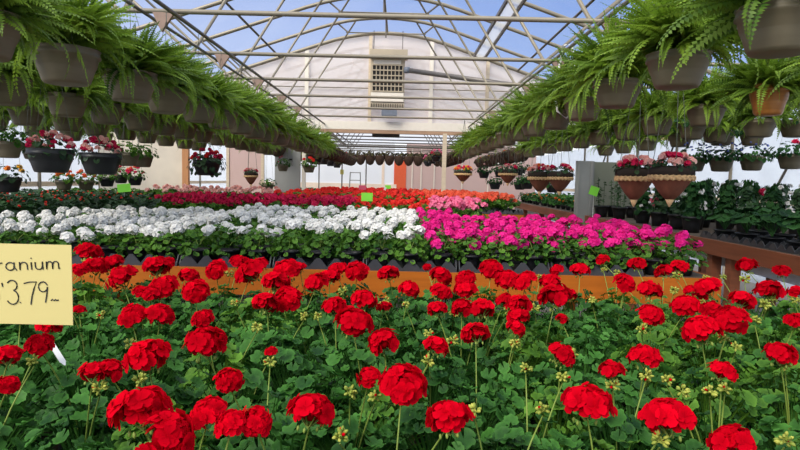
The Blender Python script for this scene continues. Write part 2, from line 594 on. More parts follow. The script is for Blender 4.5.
# roof purlins, lengthwise
for i, (x, m) in enumerate(((-2.6, 'pipe_dark'), (-4.4, 'pipe'), (2.4, 'pipe_dark'), (3.9, 'pipe'), (XC, 'pipe'))):
    mb = MB().tube([(x, 1, roofz(x) - .035), (x, YG - .1, roofz(x) - .035)], .02, 6)
    tag(ob('roof_purlin', mb.mesh('roof_purlin', m)), 'lengthwise roof pipe under the film, ' +
        ['left slope nearer the ridge', 'left slope nearer the eave', 'right slope nearer the ridge', 'right slope nearer the eave', 'along the ridge'][i], 'pipe', 'roof purlins', 'structure')
# roof vent strip on the right slope
t = thing('roof_vent', 'milky roof vent strip in a dark frame along the right roof slope', 'vent', (0, 0, 0), kind='structure')
x0, x1 = 1.46, 1.66
mb = MB().add([(x0, 2, roofz(x0) - .08), (x1, 2, roofz(x1) - .08), (x1, YG - .2, roofz(x1) - .08), (x0, YG - .2, roofz(x0) - .08)], [(0, 1, 2, 3)])
ob('vent_film', mb.mesh('vent_film', 'vent', False), t)
for x in (x0, x1):
    ob('vent_frame', MB().box((x, 7.2, roofz(x) - .09), (.035, 10.2, .06)).mesh('vent_frame', 'pipe_dark', False), t)

# ------------------------------------------------------------------ gable wall, beam, column
g = MB()
zb = 2.74
xs = [XL + (XR - XL) * i / 44 for i in range(45)]
vs = [(x, YG, zb) for x in xs] + [(x, YG, roofz(x)) for x in xs]
g.add(vs, [(i, i + 1, 46 + i, 45 + i) for i in range(44)])
gw = tag(ob('wall_gable', g.mesh('wall_gable', 'gable', False)), 'milky plastic gable wall above the passage to the far bay', 'wall', kind='structure')
for px, wd, m in ((307, .08, 'cream'), (370, .07, 'pale_wood'), (431, .08, 'cream'), (487, .07, 'pale_wood'), (240, .07, 'pale_wood')):
    x = W(px, 90, YG).x
    ob('stud', MB().box((x, YG - .04, (zb + roofz(x)) / 2), (wd, .05, roofz(x) - zb - .02)).mesh('stud', m, False), gw)
ob('crossbar', MB().tube([(-5.5, YG - .05, 3.52), (5.2, YG - .05, 3.52)], .012, 6).mesh('crossbar', 'pipe'), gw)
pts = [(x, YG - .05, roofz(x) - .02) for x in xs]
ob('gable_arch', MB().tube(pts, .04, 8).mesh('gable_arch', 'pipe'), gw)
t = thing('trim_1', 'pale timber beam across the passage with a bare wood underside', 'beam', (-.3, YG, 0), kind='structure')
ob('beam_board', MB().box((0, -.03, 2.735), (12.4, .09, .17)).mesh('beam_board', 'cream', False), t)
ob('beam_edge', MB().box((0, -.02, 2.61), (12.4, .12, .07)).mesh('beam_edge', 'beam_wood', False), t)
x = W(444, 160, YG).x
tag(ob('trim_2', MB().box((x, YG - .06, 1.3), (.085, .085, 2.6)).mesh('trim_2', 'pale_wood', False)), 'pale square column under the beam at the end of the passage', 'column', kind='structure')
x = W(187, 170, YG).x
tag(ob('trim_3', MB().box((x, YG - .06, 1.3), (.13, .10, 2.6)).mesh('trim_3', 'post_wood', False)), 'bare orange timber post beside the cloudy plastic panel', 'post', kind='structure')
# lower partition pieces at the gable plane
a, b = W(100, 170, YG).x, W(183, 170, YG).x
tag(ob('wall_partition', MB().box(((a + b) / 2, YG, 1.25), (b - a, .03, 2.5)).mesh('wall_partition', 'panel', False)), 'cloudy plastic partition panel beside the bare timber post', 'wall', kind='structure')
a, b = W(227, 170, YG).x, W(264, 170, YG).x
d = thing('door_1', 'off-white narrow door with a pale frame behind the cone basket', 'door', ((a + b) / 2, YG, 0), kind='structure')
ob('door_panel', MB().box((0, 0, 1.2), (b - a - .1, .04, 2.4)).mesh('door_panel', 'far_pink', False), d)
for s in (-1, 1):
    ob('door_frame', MB().box((s * (b - a - .05) / 2, -.01, 1.22), (.06, .06, 2.44)).mesh('door_frame', 'pale_wood', False), d)
a, b = W(275, 165, YG).x, W(307, 165, YG).x
d = thing('door_2', 'pale grey metal door with a small dark latch', 'door', ((a + b) / 2, YG - .1, 0), kind='structure')
ob('door_panel', MB().box((-.05, 0, 1.66), (b - a - .14, .04, 1.5)).mesh('door_panel', 'door_grey', False), d)
ob('kick_panel', MB().box((0, .02, .45), (b - a - .04, .04, .9)).mesh('kick_panel', 'panel_cool', False), d)
ob('door_frame', MB().box(((b - a) / 2 - .05, .01, 1.2), (.08, .06, 2.4)).mesh('door_frame', 'cream', False), d)
ob('latch', MB().box((.02, -.04, 1.98), (.06, .04, .035)).mesh('latch', 'dark_hole', False), d)
# plastic partition across the right bench
YD = 9.1
a, b, c = W(575, 190, YD).x, W(593, 190, YD).x, W(640, 190, YD).x
d = thing('door_3', 'standing grey door panel with a cloudy sheet across the climber bench', 'door', (a, YD, 0), kind='structure')
ob('door_panel', MB().box(((b - a) / 2, 0, .98), (b - a, .04, 1.96)).mesh('door_panel', 'panel_cool', False), d)
for q in (.04, b - a - .04):
    ob('door_frame', MB().box((q, -.025, .98), (.03, .02, 1.96)).mesh('door_frame', 'door_grey', False), d)
ob('plastic_sheet', MB().box(((b + c) / 2 - a, .01, .98), (c - b, .012, 1.94)).mesh('plastic_sheet', 'door_film', False), d)

# ------------------------------------------------------------------ far wall
fw = tag(ob('wall_far', MB().box((-3.6, YF, 1.6), (6.6, .05, 3.2)).mesh('wall_far', 'far_white', False)), 'white far end wall behind the ladder', 'wall', kind='structure')
tag(ob('wall_far_upper', MB().add([(x, YF, 3.2) for x in xs] + [(x, YF, roofz(x)) for x in xs], [(i, i + 1, 46 + i, 45 + i) for i in range(44)]).mesh('wall_far_upper', 'roof_far', False)),
    'milky plastic gable of the far end wall', 'wall', kind='structure')
x0, x1 = W(394, 176, YF).x, W(406, 176, YF).x
tag(ob('wall_far_right', MB().box(((x1 + 6) / 2, YF, 1.6), (6 - x1, .05, 3.2)).mesh('wall_far_right', 'far_pink', False)), 'rosy panelled far end wall beside the orange-red door', 'wall', kind='structure')
tag(ob('door_4', MB().box(((x0 + x1) / 2, YF - .03, 1.25), (x1 - x0, .06, 2.5)).mesh('door_4', 'red_door', False)), 'orange-red door in the far end wall', 'door', kind='structure')
tag(ob('trim_4', MB().box((-.3 + (x0 - .3) / 2 - .2, YF - .02, 1.25), (.12, .08, 2.5)).mesh('trim_4', 'far_sand', False)), 'sandy timber stud in the far wall near the orange-red door', 'stud', kind='structure')
tag(ob('baseboard_far', MB().box((-3.4, YF - .04, .7), (6.4, .06, 1.4)).mesh('baseboard_far', 'far_sand', False)), 'sandy base along the white far wall', 'board', kind='structure')
for i, px in enumerate((412, 421, 434, 462, 488)):
    x = W(px, 176, YF).x
    tag(ob('far_stud', MB().box((x, YF - .05, 1.5), (.045, .05, 3.0)).mesh('far_stud', 'cream', False)), 'thin pale stud on the rosy far wall, %s right of the orange-red door' % od(i), 'stud', 'studs on the far wall', 'structure')
for i, px in enumerate((319, 342, 366)):
    x = W(px, 176, YF - .5).x
    tag(ob('far_post', MB().tube([(x, YF - .5, 0), (x, YF - .5, 2.6)], .03, 6).mesh('far_post', 'pipe_dark')), 'thin dark post before the white far wall, %s from the left' % od(i), 'post', 'thin posts at the far wall', 'structure')

# ladder
p = W(355, 176, 22)
ld = thing('step_ladder', 'small pale step ladder standing by the white far wall', 'ladder', (p.x, 22, 0))
for s in (-1, 1):
    ob('rail', MB().tube([(s * .24, 0, 0), (s * .19, .1, 1.86)], .02, 6).mesh('ladder_rail', 'panel_cool'), ld)
for z in (.4, .8, 1.2, 1.55, 1.84):
    ob('rung', MB().box((0, .05, z), (.40, .05, .03)).mesh('ladder_rung', 'panel_cool', False), ld)

# ------------------------------------------------------------------ louvred fan heater on the gable
pa, pb = W(371, 55, YG - .2), W(404, 108, YG - .2)
cx, wd = (pa.x + pb.x) / 2, pb.x - pa.x
z1, z0 = pa.z, pb.z
H = z1 - z0
hb = thing('louvred_heater', 'tan louvred heater box hung on the gable wall', 'heater', (cx, YG - .25, z0))
ob('case', MB().box((0, .09, H / 2), (wd, .22, H)).mesh('case', 'tan_metal', False), hb)
ob('hood', MB().box((.02, -.02, H + .0), (wd + .06, .30, .16)).mesh('hood', 'tan_metal', False), hb)
ob('light_strip', MB().box((-.01, -.03, H * .855), (wd * .8, .03, .075)).mesh('light_strip', 'cream', False), hb)
gz0, gz1 = H * .30, H * .80
ob('grille_back', MB().box((0, -.03, (gz0 + gz1) / 2), (wd * .88, .012, gz1 - gz0)).mesh('grille_back', 'dark_hole', False), hb)
gm = MB()
for k in range(9):
    gm.box((-wd * .44 + wd * .88 * k / 8, -.045, (gz0 + gz1) / 2), (.017, .02, gz1 - gz0))
for k in range(6):
    gm.box((0, -.05, gz0 + (gz1 - gz0) * k / 5), (wd * .9, .02, .022 if k != 2 else .05))
ob('grille', gm.mesh('grille', 'tan_metal', False), hb)
ob('lower_panel', MB().box((0, -.03, H * .19), (wd * .96, .04, H * .17)).mesh('lower_panel', 'cream', False), hb)
gm = MB()
for k in range(14):
    gm.box((-wd * .45 + wd * .9 * k / 13, -.03, H * .03), (.012, .03, .07))
ob('bottom_grille', gm.mesh('bottom_grille', 'dark_hole', False), hb)
ob('control_box', MB().box((.05, .03, -.11), (wd * .45, .15, .13)).mesh('control_box', 'grey_blue', False), hb)
for s in (-1, 1):
    ob('hanger', MB().tube([(s * wd * .42, .05, H), (s * wd * .42, .05, H + .5)], .008, 5).mesh('heater_hanger', 'pipe_dark'), hb)
a, b = W(406, 70, YG - .35), W(512, 85, YG - .35)
fl = thing('flue_pipe', 'dark round flue pipe running from the heater along the gable', 'pipe', a)
ob('pipe', MB().tube([(0, 0, 0), b - a], .052, 12).mesh('flue', 'flue'), fl)
ob('elbow', MB().lathe([(.05, -.06), (.066, -.05), (.066, .05), (.05, .06)], 12, (.02, 0, 0), cap1=True).mesh('flue_elbow', 'grey_blue'), fl)
p = W(386, 134.5, 13.5)
o = thing('hanging_unit', 'dark brown box hung under the beam of the passage', 'box', (p.x, 13.5, p.z))
ob('body', MB().box((0, 0, 0), (.63, .25, .12)).mesh('unit_body', 'dark_hole', False), o)
for s in (-1, 1):
    ob('strap', MB().tube([(s * .25, 0, .05), (s * .25, 0, ZT - p.z)], .007, 5).mesh('unit_strap', 'pipe_dark'), o)


# ------------------------------------------------------------------ benches
def bench(name_label, x0, x1, y0, y1, zt, mat='orange_wood', legs=True, bh=.12, extra_y=()):
    t = thing('plant_bench', name_label, 'bench', ((x0 + x1) / 2, (y0 + y1) / 2, 0), 0, 'greenhouse benches')
    w, d = x1 - x0, y1 - y0
    ob('bench_top', MB().box((0, 0, zt - .02), (w - .06, d - .06, .04)).mesh('bench_top', 'bench_top', False), t)
    ob('front_board', MB().box((0, -d / 2 + .015, zt - bh / 2), (w, .03, bh)).mesh('front_board', mat, False), t)
    ob('back_board', MB().box((0, d / 2 - .015, zt - bh / 2), (w, .03, bh)).mesh('back_board', mat, False), t)
    for s in (-1, 1):
        ob('side_board', MB().box((s * (w / 2 - .015), 0, zt - bh / 2 - .001), (.03, d - .06, bh)).mesh('side_board', mat, False), t)
    ys = [-d / 2 + .1, d / 2 - .1] + [y - (y0 + y1) / 2 for y in extra_y]
    for s in (-1, 1):
        for y in ys:
            ob('leg', MB().box((s * (w / 2 - .08), y, (zt - .04) / 2), (.09, .09, zt - .04)).mesh('bench_leg', mat, False), t)
    return t


ZB1, ZB2 = .80, 1.05
ZBR = 1.12
ZB4 = 1.13
X2R = 1.94
bench('long orange bench holding the red geraniums nearest the camera', -2.7, 1.98, .55, 2.86, ZB1)
bench('orange-edged bench of white and magenta geraniums', -3.25, X2R, 3.45, 6.3, ZB2, bh=.16)
bench('bench of crimson, scarlet and light pink geraniums behind the white ones', -3.38, 1.0, 6.75, 8.2, ZB2)
bench('orange-fronted bench with coral geraniums at its open end', -3.38, 1.80, 8.45, 11.0, ZB4, bh=.10)
bench('far bench of red and pink geraniums near the gable', -3.2, 1.7, 13.0, 15.6, ZB2)
bench('farthest low bench of green seedlings near the far wall', -3.4, 1.6, 17.6, 19.4, ZB2)
bench('bench of dark begonias along the bright left wall', -6.3, -3.42, 4.6, 11.6, 1.08)
rb = bench('long red-brown bench of climbers along the right aisle', 2.85, 4.75, 2.4, 8.95, ZBR, 'brown_wood', bh=.135, extra_y=(5.05, 5.36, 7.2))
ob('lower_rail', MB().box((-.75, 0, ZBR - .20), (.03, 6.3, .11)).mesh('lower_rail', 'white_board', False), rb)['label'] = 'white lower rail'
rb = bench('red-brown bench of bedding plants beyond the grey door panel', 2.85, 4.75, 9.3, 15.5, ZBR, 'brown_wood', bh=.135, extra_y=(10.6, 12, 13.6))
ob('lower_rail', MB().box((-.75, 0, ZBR - .20), (.03, 6, .11)).mesh('lower_rail', 'white_board', False), rb)['label'] = 'white lower rail'

# ------------------------------------------------------------------ foreground red geraniums
HEADS = [(89, 252, 22), (80, 270, 16), (96, 267, 22), (110, 265, 20), (117, 260, 12), (122, 278, 27), (156, 267, 24), (167, 263, 13), (189, 276, 19),
         (151, 294, 18), (164, 287, 26), (142, 293, 16), (195, 291, 24), (132, 316, 28), (160, 315, 29), (203, 319, 22), (79, 310, 13),
         (50, 327, 24), (40, 345, 26), (8, 356, 27), (7, 385, 24), (93, 373, 28), (110, 371, 28), (148, 356, 44), (141, 410, 58), (168, 438, 58), (205, 343, 44),
         (271, 352, 14), (229, 380, 28), (208, 413, 38), (231, 424, 34), (256, 421, 34), (311, 411, 48), (369, 377, 25), (402, 384, 48), (384, 342, 32),
         (436, 346, 26), (476, 334, 28), (561, 355, 30), (448, 418, 46), (587, 404, 50), (645, 357, 32), (612, 371, 27), (701, 331, 38), (722, 372, 28), (780, 354, 32),
         (667, 418, 52), (731, 442, 44), (216, 270, 20), (239, 262, 17), (250, 272, 29), (260, 265, 16), (287, 270, 25), (277, 283, 25), (337, 270, 18),
         (316, 283, 24), (330, 277, 18), (357, 271, 21), (389, 274, 19), (267, 304, 27), (289, 299, 27), (335, 306, 24), (364, 300, 27), (353, 322, 38), (384, 307, 15),
         (409, 289, 19), (427, 267, 8), (441, 276, 21), (465, 279, 19), (491, 269, 22), (441, 292, 20), (437, 309, 21), (465, 290, 21), (462, 308, 22), (482, 309, 26),
         (507, 280, 23), (525, 282, 23), (504, 300, 18), (519, 305, 26), (519, 317, 22), (516, 328, 20), (550, 282, 20), (557, 270, 13), (555, 297, 30), (569, 295, 15),
         (562, 319, 13), (580, 270, 17), (603, 260, 13), (637, 264, 16), (664, 272, 17), (680, 267, 17), (625, 283, 20), (650, 291, 23), (651, 315, 26), (706, 289, 26),
         (686, 306, 28), (730, 320, 34), (712, 310, 22), (747, 266, 19), (782, 271, 15), (770, 291, 24), (742, 300, 25), (797, 292, 16), (796, 321, 22), (689, 290, 11),
         (-20, 330, 26), (-30, 400, 40), (830, 330, 26), (840, 400, 40), (820, 280, 20), (300, 268, 12)]
BUDS = [(88, 262, 12), (101, 315, 10), (140, 380, 11), (100, 388, 12), (34, 360, 16), (192, 293, 9), (257, 327, 13), (304, 316, 10), (318, 316, 9), (350, 392, 18), (340, 436, 18),
        (375, 397, 16), (428, 361, 12), (473, 283, 8), (535, 308, 11), (508, 311, 11), (429, 333, 9), (515, 343, 12), (563, 377, 15), (526, 368, 9), (543, 409, 11), (475, 411, 12),
        (540, 277, 7), (617, 273, 8), (604, 270, 7), (625, 290, 10), (677, 276, 11), (706, 278, 8), (723, 277, 8), (674, 290, 10), (642, 329, 14), (700, 317, 11), (765, 305, 14),
        (771, 298, 11), (755, 320, 13), (785, 365, 15), (736, 347, 13), (667, 380, 15), (646, 375, 14), (683, 391, 15), (710, 391, 16), (725, 389, 11), (660, 440, 18), (785, 440, 18),
        (613, 385, 12), (745, 279, 11), (682, 313, 12), (795, 300, 10), (270, 362, 12), (130, 344, 9), (20, 320, 9), (68, 300, 8), (235, 303, 8), (406, 305, 7), (592, 300, 8)]
K_H = .42
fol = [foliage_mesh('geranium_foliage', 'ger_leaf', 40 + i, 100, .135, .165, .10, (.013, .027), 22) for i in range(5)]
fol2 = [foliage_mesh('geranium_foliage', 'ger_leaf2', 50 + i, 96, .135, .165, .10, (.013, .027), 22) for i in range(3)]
umb = [umbel_mesh('red_umbel', ['red', 'stalk'], 60 + i, .047, 30, .0225, -.12, .66, lump=.22) for i in range(5)]
budm = [bud_mesh('bud_cluster', 70 + i) for i in range(4)]
pot1 = pot_mesh('nursery_pot', ['pot_black', 'soil'], .040, .056, .10)
DX = .205
rows = [.86 + .2 * i for i in range(10)]
plants = []
for j, y in enumerate(rows):
    for i in range(-13, 10):
        x = i * DX + (DX / 2 if j % 2 else 0) - .1
        p = Vector((x + rnd.uniform(-.012, .012), y + rnd.uniform(-.012, .012), ZB1))
        if x < -2.6 or x > 1.86 or not inview(p + Vector((0, 0, .3)), 110):
            continue
        plants.append({'p': p, 'row': j, 'h': [], 'b': []})


def nearest(q):
    return min(plants, key=lambda a: (a['p'].x - q.x) ** 2 + (a['p'].y - q.y) ** 2)


def spot(px, py, k):
    # where the line of sight meets the level the heads stand at
    d = CR @ Vector(((px - 400) / F, (225 - py) / F, -1))
    s = -k / d.z
    return CAM + d * s


for px, py, w in HEADS:
    q = spot(px, py, K_H)
    if w < 16 and py > 300:
        q = spot(px, py, K_H + .04)
    dia = min(.118, max(.035, w * q.y / F)) * (1.14 if py < 300 else 1.03)
    nearest(q)['h'].append((q, dia))
for px, py, w in BUDS:
    q = spot(px, py, K_H + .03)
    nearest(q)['b'].append((q, min(1.2, max(.7, w * q.y / F / .05))))
# rows of heads seen nowhere in particular: a few buds among the leaves
for a in plants:
    if rnd.random() < .25 and not a['b']:
        a['b'].append((a['p'] + Vector((rnd.uniform(-.07, .07), rnd.uniform(-.07, .07), rnd.uniform(.29, .35))), rnd.uniform(.6, .95)))


def add_head(root, me, q, sc_, name='flower_head', tilt=.25, stalk=True, base=(0, 0, .12)):
    """q in the frame of root"""
    e = Euler((rnd.gauss(0, tilt), rnd.gauss(0, tilt), rnd.random() * 6))
    h = ob(name, me, root, q, e, sc_)
    if stalk:
        sm = stalk_mesh('flower_stalk', Vector(base) + Vector((q[0], q[1], 0)) * .12, Vector(q) - Vector((0, 0, .02 * sc_)))
        s = ob('flower_stalk', sm, h)
        s.matrix_parent_inverse = Matrix.LocRotScale(Vector(q), e, Vector((sc_,) * 3)).inverted()
    return h


byrow = {}
for a in plants:
    byrow.setdefault(a['row'], []).append(a)
for j, lst in byrow.items():
    lst.sort(key=lambda a: a['p'].x)
    for i, a in enumerate(lst):
        nh = len(a['h'])
        what = 'leafy geranium without blooms' if nh == 0 else 'geranium with %s red flower head%s' % (NUM[nh], '' if nh == 1 else 's')
        t = thing('red_geranium', '%s, %s row from the front, %s from the left' % (what, od(j), od(i)), 'geranium', a['p'], 0, 'potted red geraniums on the near bench')
        ob('pot', pot1, t, rot=(0, 0, rnd.random() * 6))
        pr = .25 + .5 * (a['p'].x > .4)  # more yellow-green leaves on the right: the light there put into their colour
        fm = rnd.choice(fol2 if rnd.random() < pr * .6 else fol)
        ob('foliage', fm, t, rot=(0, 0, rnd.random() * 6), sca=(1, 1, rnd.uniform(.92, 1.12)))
        for q, dia in a['h']:
            add_head(t, rnd.choice(umb), q - a['p'], dia / .098)
        for q, s in a['b']:
            add_head(t, rnd.choice(budm), q - a['p'], s, 'bud_cluster', .3)

# ------------------------------------------------------------------ bench of white and magenta geraniums
def kindset(col_, leafmat, seed, nvar=3, R=.040, n=20, L=.020, nl=84, sec=11, lobes=7, heads=(2, 4), hz=(.20, .265), rad=.118, size=(.012, .0225), k=5, h=.14):
    """variants: foliage mesh, umbel meshes and the places of the heads"""
    r = random.Random(seed)
    out = []
    for v in range(nvar):
        fm = foliage_mesh(col_ + '_foliage', leafmat, seed + v, nl, rad, h, .075, size, sec, False, lobes, -.55)
        um = umbel_mesh(col_ + '_umbel', [col_, 'stalk'], seed + 20 + v, R, n, L, -.2, .85, k, False)
        hp = []
        for q in range(r.randint(*heads)):
            for _ in range(20):
                c = Vector((r.uniform(-.085, .085), r.uniform(-.085, .085), r.uniform(*hz)))
                if all((c - o).length > .07 for o in hp):
                    break
            hp.append(c)
        out.append((fm, um, hp))
    return out


def blossoms_mesh(name, mat, places, seed, R=.04, n=9, L=.02, k=5):
    r = random.Random(seed)
    mb = MB()
    for c in places:
        ga = PI * (3 - 5 ** .5)
        RR = R * r.uniform(.85, 1.12)
        for i in range(n):
            z = 1 - 1.15 * (i + .5) / n
            q = math.sqrt(max(0, 1 - z * z))
            d = Vector((q * cos(ga * i + seed), q * sin(ga * i + seed), z))
            floret(mb, Vector(c) + d * (RR - L * .5), d, L, r, r.uniform(.3, .85), 0, k)
        mb.lathe([(RR * .25, -RR * .4), (RR * .62, -RR * .1), (RR * .6, RR * .2), (.001, RR * .5)], 7, c, 0, .15)
    return mb.mesh(name, mat)


def zigzag_tray(name, w, d, nx, ny, h=.062):
    """nursery flat whose side is a row of triangular peaks"""
    mb = MB()
    mb.box((0, 0, .002), (w, d, .004))
    def side(p0, p1, k, inward):
        L = (p1 - p0)
        for i in range(k):
            a, b = p0 + L * (i / k), p0 + L * ((i + 1) / k)
            m = (a + b) / 2
            ins = inward * .006
            lip = Vector((0, 0, .016))
            up = Vector((0, 0, h))
            pts = [a, b, b + lip, m + up * 1 + L.normalized() * .012, m + up - L.normalized() * .012, a + lip]
            n = len(pts)
            vs = pts + [p + ins for p in pts]
            fs = [tuple(range(n)), tuple(range(2 * n - 1, n - 1, -1))] + [(q, n + q, n + (q + 1) % n, (q + 1) % n) for q in range(n)]
            mb.add(vs, fs)
    hx, hy = w / 2, d / 2
    side(Vector((-hx, -hy, 0)), Vector((hx, -hy, 0)), nx, Vector((0, 1, 0)))
    side(Vector((hx, hy, 0)), Vector((-hx, hy, 0)), nx, Vector((0, -1, 0)))
    side(Vector((hx, -hy, 0)), Vector((hx, hy, 0)), ny, Vector((-1, 0, 0)))
    side(Vector((-hx, hy, 0)), Vector((-hx, -hy, 0)), ny, Vector((1, 0, 0)))
    return mb.mesh(name, 'tray', False)


pot3 = pot_mesh('small_pot', ['pot_black', 'soil'], .035, .05, .07, .004, 8)
KW = kindset('white', 'ger_leaf2', 200, 5, heads=(1, 3), hz=(.19, .265), h=.125)
KM = kindset('magenta', 'ger_leaf2', 300, 4, heads=(2, 4), hz=(.15, .24), h=.12, R=.041)
pot2 = pot_mesh('tray_pot', ['pot_black', 'soil'], .040, .058, .095)
DX2, DY2 = .188, .21
nx2 = int((X2R - .06 + 3.15) / DX2)
ny2 = int(2.7 / DY2)
x00 = X2R - .06 - DX2 * (nx2 - .5) - .02
ztr = ZB2 + .004
tm = zigzag_tray('nursery_tray', DX2 * 3 - .014, DY2 * 2 - .014, 5, 4, .068)
for jt in range(2):
    for it in range(nx2 // 3):
        x = x00 + DX2 * (it * 3 + 1)
        y = 3.45 + .12 + DY2 * (jt * 2 + .5)
        if not inview((x, y, ZB2), 150):
            continue
        tag(ob('nursery_tray', tm, None, (x, y, ZB2)), 'black peaked tray under the white and magenta geraniums, %s row, %s from left' % (
            ('front', 'second')[jt], od(it)), 'tray', 'black trays on the white geranium bench')
cells = []
for j in range(ny2):
    for i in range(nx2):
        x, y = x00 + i * DX2, 3.45 + .12 + j * DY2
        # the magenta plants fill the aisle end; their edge runs back and to the side
        edge = .12 + .05 * (y - 3.5)
        kd = 'magenta' if x > edge else 'white'
        if not inview((x, y, 1.25), 60):
            continue
        if kd == 'magenta' and x > .62 and y > 5.45:
            continue
        cells.append((j, x, y, kd))
for kd in ('white', 'magenta'):
    for j in range(ny2):
        lst = sorted(c for c in cells if c[0] == j and c[3] == kd)
        for i, (_, x, y, _k) in enumerate(lst):
            fm, um, hp = rnd.choice(KW if kd == 'white' else KM)
            nh = len(hp)
            t = thing(kd + '_geranium', '%s geranium with %s flower heads, %s row from the bench front, %s from the left' % (kd, NUM[nh], od(j), od(i)), 'geranium',
                      (x + rnd.uniform(-.01, .01), y + rnd.uniform(-.01, .01), ztr), 0, kd + ' geraniums in trays')
            ob('pot', pot2, t)
            a = rnd.random() * 6.28
            rot = Matrix.Rotation(a, 3, 'Z')
            zs = (.84 if x < -1.5 else 1) * rnd.uniform(.92, 1.08)
            ob('foliage', fm, t, rot=(0, 0, a), sca=(1, 1, zs))
            for q in hp:
                q = rot @ q
                q.z *= zs
                if j == 0 and q.y < -.02 and rnd.random() < .75:   # the front edge shows mostly leaves
                    q = Vector((q.x, -q.y * .8, q.z))
                add_head(t, um, q, rnd.uniform(.85, 1.1), stalk=j < 3)


# ------------------------------------------------------------------ benches farther back
def simple_bed(kd, matn, label, x0, x1, y0, y1, z, dx, dy, seed, group, leaf='ger_leaf2', nh=(3, 4), R=.042, hz=(.20, .27), test=None, cat='geranium', rowtxt='row from the bench front', n=9, L=.022, hspread=.09):
    r = random.Random(seed)
    var = []
    for v in range(3):
        fm = foliage_mesh(kd + '_foliage', leaf, seed + v, 22, .125, .15, .06, (.03, .048), 10, False, 5)
        pl = [Vector((r.uniform(-hspread, hspread), r.uniform(-hspread, hspread), r.uniform(*hz))) for _ in range(r.randint(*nh))]
        bm_ = blossoms_mesh(kd + '_blossoms', matn, pl, seed + v, R, n, L) if matn and pl else None
        var.append((fm, bm_, pl))
    ny = max(1, int((y1 - y0) / dy + .5))
    nx = max(1, int((x1 - x0) / dx + .5))
    for j in range(ny):
        c = 0
        for i in range(nx):
            x, y = x0 + (i + .5) * dx, y0 + (j + .5) * dy
            if not inview((x, y, z + .2), 25) or (test and not test(x, y)):
                continue
            fm, bm_, pl = r.choice(var)
            t = thing(kd, label % (od(j), od(c)), cat, (x + r.uniform(-.02, .02), y + r.uniform(-.02, .02), z), r.random() * 6, group)
            c += 1
            ob('pot', pot3, t)
            ob('foliage', fm, t)
            if bm_:
                ob('blossoms', bm_, t)


simple_bed('crimson_geranium', 'crimson', 'crimson geranium behind the white ones, %s row back, %s from the left', -2.95, -.62, 6.8, 8.1, ZB2, .20, .22, 400, 'crimson geraniums', nh=(2, 3), hz=(.20, .30), R=.038)
simple_bed('scarlet_geranium', 'scarlet', 'scarlet geranium beside the crimson ones, %s row back, %s from the left', -.62, .38, 6.8, 8.1, ZB2, .20, .22, 410, 'scarlet geraniums', nh=(2, 4), hz=(.20, .29), R=.038)
simple_bed('light_pink_geranium', 'pink', 'light pink geranium before the coral bench, %s row back, %s from the left', .38, .98, 6.8, 8.1, ZB2, .20, .22, 420, 'light pink geraniums', nh=(5, 7), R=.042, hz=(.22, .32))
simple_bed('coral_geranium', 'coral', 'coral geranium on the orange-fronted bench, %s row back, %s from the left', .4, 1.78, 8.5, 10.9, ZB4, .23, .24, 430, 'coral geraniums', nh=(3, 4), hz=(.18, .27))
simple_bed('bright_red_geranium', 'scarlet', 'bright red geranium left of the coral ones, %s row back, %s from the left', -1.9, .4, 8.5, 10.9, ZB4, .23, .24, 440, 'bright red geraniums', nh=(3, 4), hz=(.16, .25))
simple_bed('blush_geranium', 'blush', 'pale blush geranium beyond the crimson ones, %s row back, %s from the left', -3.8, -1.9, 8.5, 9.9, ZB4, .24, .26, 450, 'blush geraniums', nh=(2, 3), hz=(.22, .30))
simple_bed('far_red_geranium', 'scarlet', 'red geranium on the far bench, %s row back, %s from the left', -1.9, .2, 13.1, 15.5, ZB2, .26, .3, 460, 'red geraniums on the far bench', nh=(4, 5), R=.05, hz=(.22, .30), L=.028)
simple_bed('far_pink_geranium', 'coral', 'coral pink geranium on the far bench, %s row back, %s from the left', .2, 1.65, 13.1, 15.5, ZB2, .26, .3, 470, 'coral pink geraniums on the far bench', nh=(4, 5), R=.05, hz=(.22, .30), L=.028)
simple_bed('green_seedling', None, 'green seedling on the farthest bench, %s row back, %s from the left', -3.3, 1.5, 17.7, 19.3, ZB2, .3, .4, 480, 'green seedlings', cat='seedling', leaf='right_leaf')
simple_bed('begonia_plant', 'scarlet', 'dark-leaved begonia with orange blooms, %s row from the front, %s from the left', -6.2, -3.5, 4.75, 9.5, 1.08, .23, .25, 490, 'dark-leaved begonias', leaf='dark_leaf', nh=(1, 1), R=.012, hz=(.19, .23), cat='begonia', n=4, L=.011)
simple_bed('dark_begonia', 'crimson', 'dark begonia at the end of the crimson geraniums, %s row back, %s from the left', -3.36, -2.95, 6.8, 8.1, ZB2, .20, .22, 492, 'dark begonias beside the crimson geraniums', leaf='dark_leaf', nh=(0, 1), R=.016, hz=(.20, .24), cat='begonia', n=5, L=.013)
simple_bed('green_bedding_plant', None, 'leafy green bedding plant behind the begonias, %s row back, %s from the left', -6.2, -3.5, 9.6, 11.5, 1.08, .3, .35, 495, 'green bedding plants', leaf='ger_leaf2', cat='plant')

for it in range(6):
    x = .52 + it * .235
    tag(ob('seed_tray', zigzag_tray('seed_tray', .225, .23, 3, 3), None, (x, 8.60, ZB4)), 'black tray at the front of the coral bench, %s from the left' % od(it), 'tray', 'black trays on the coral bench')


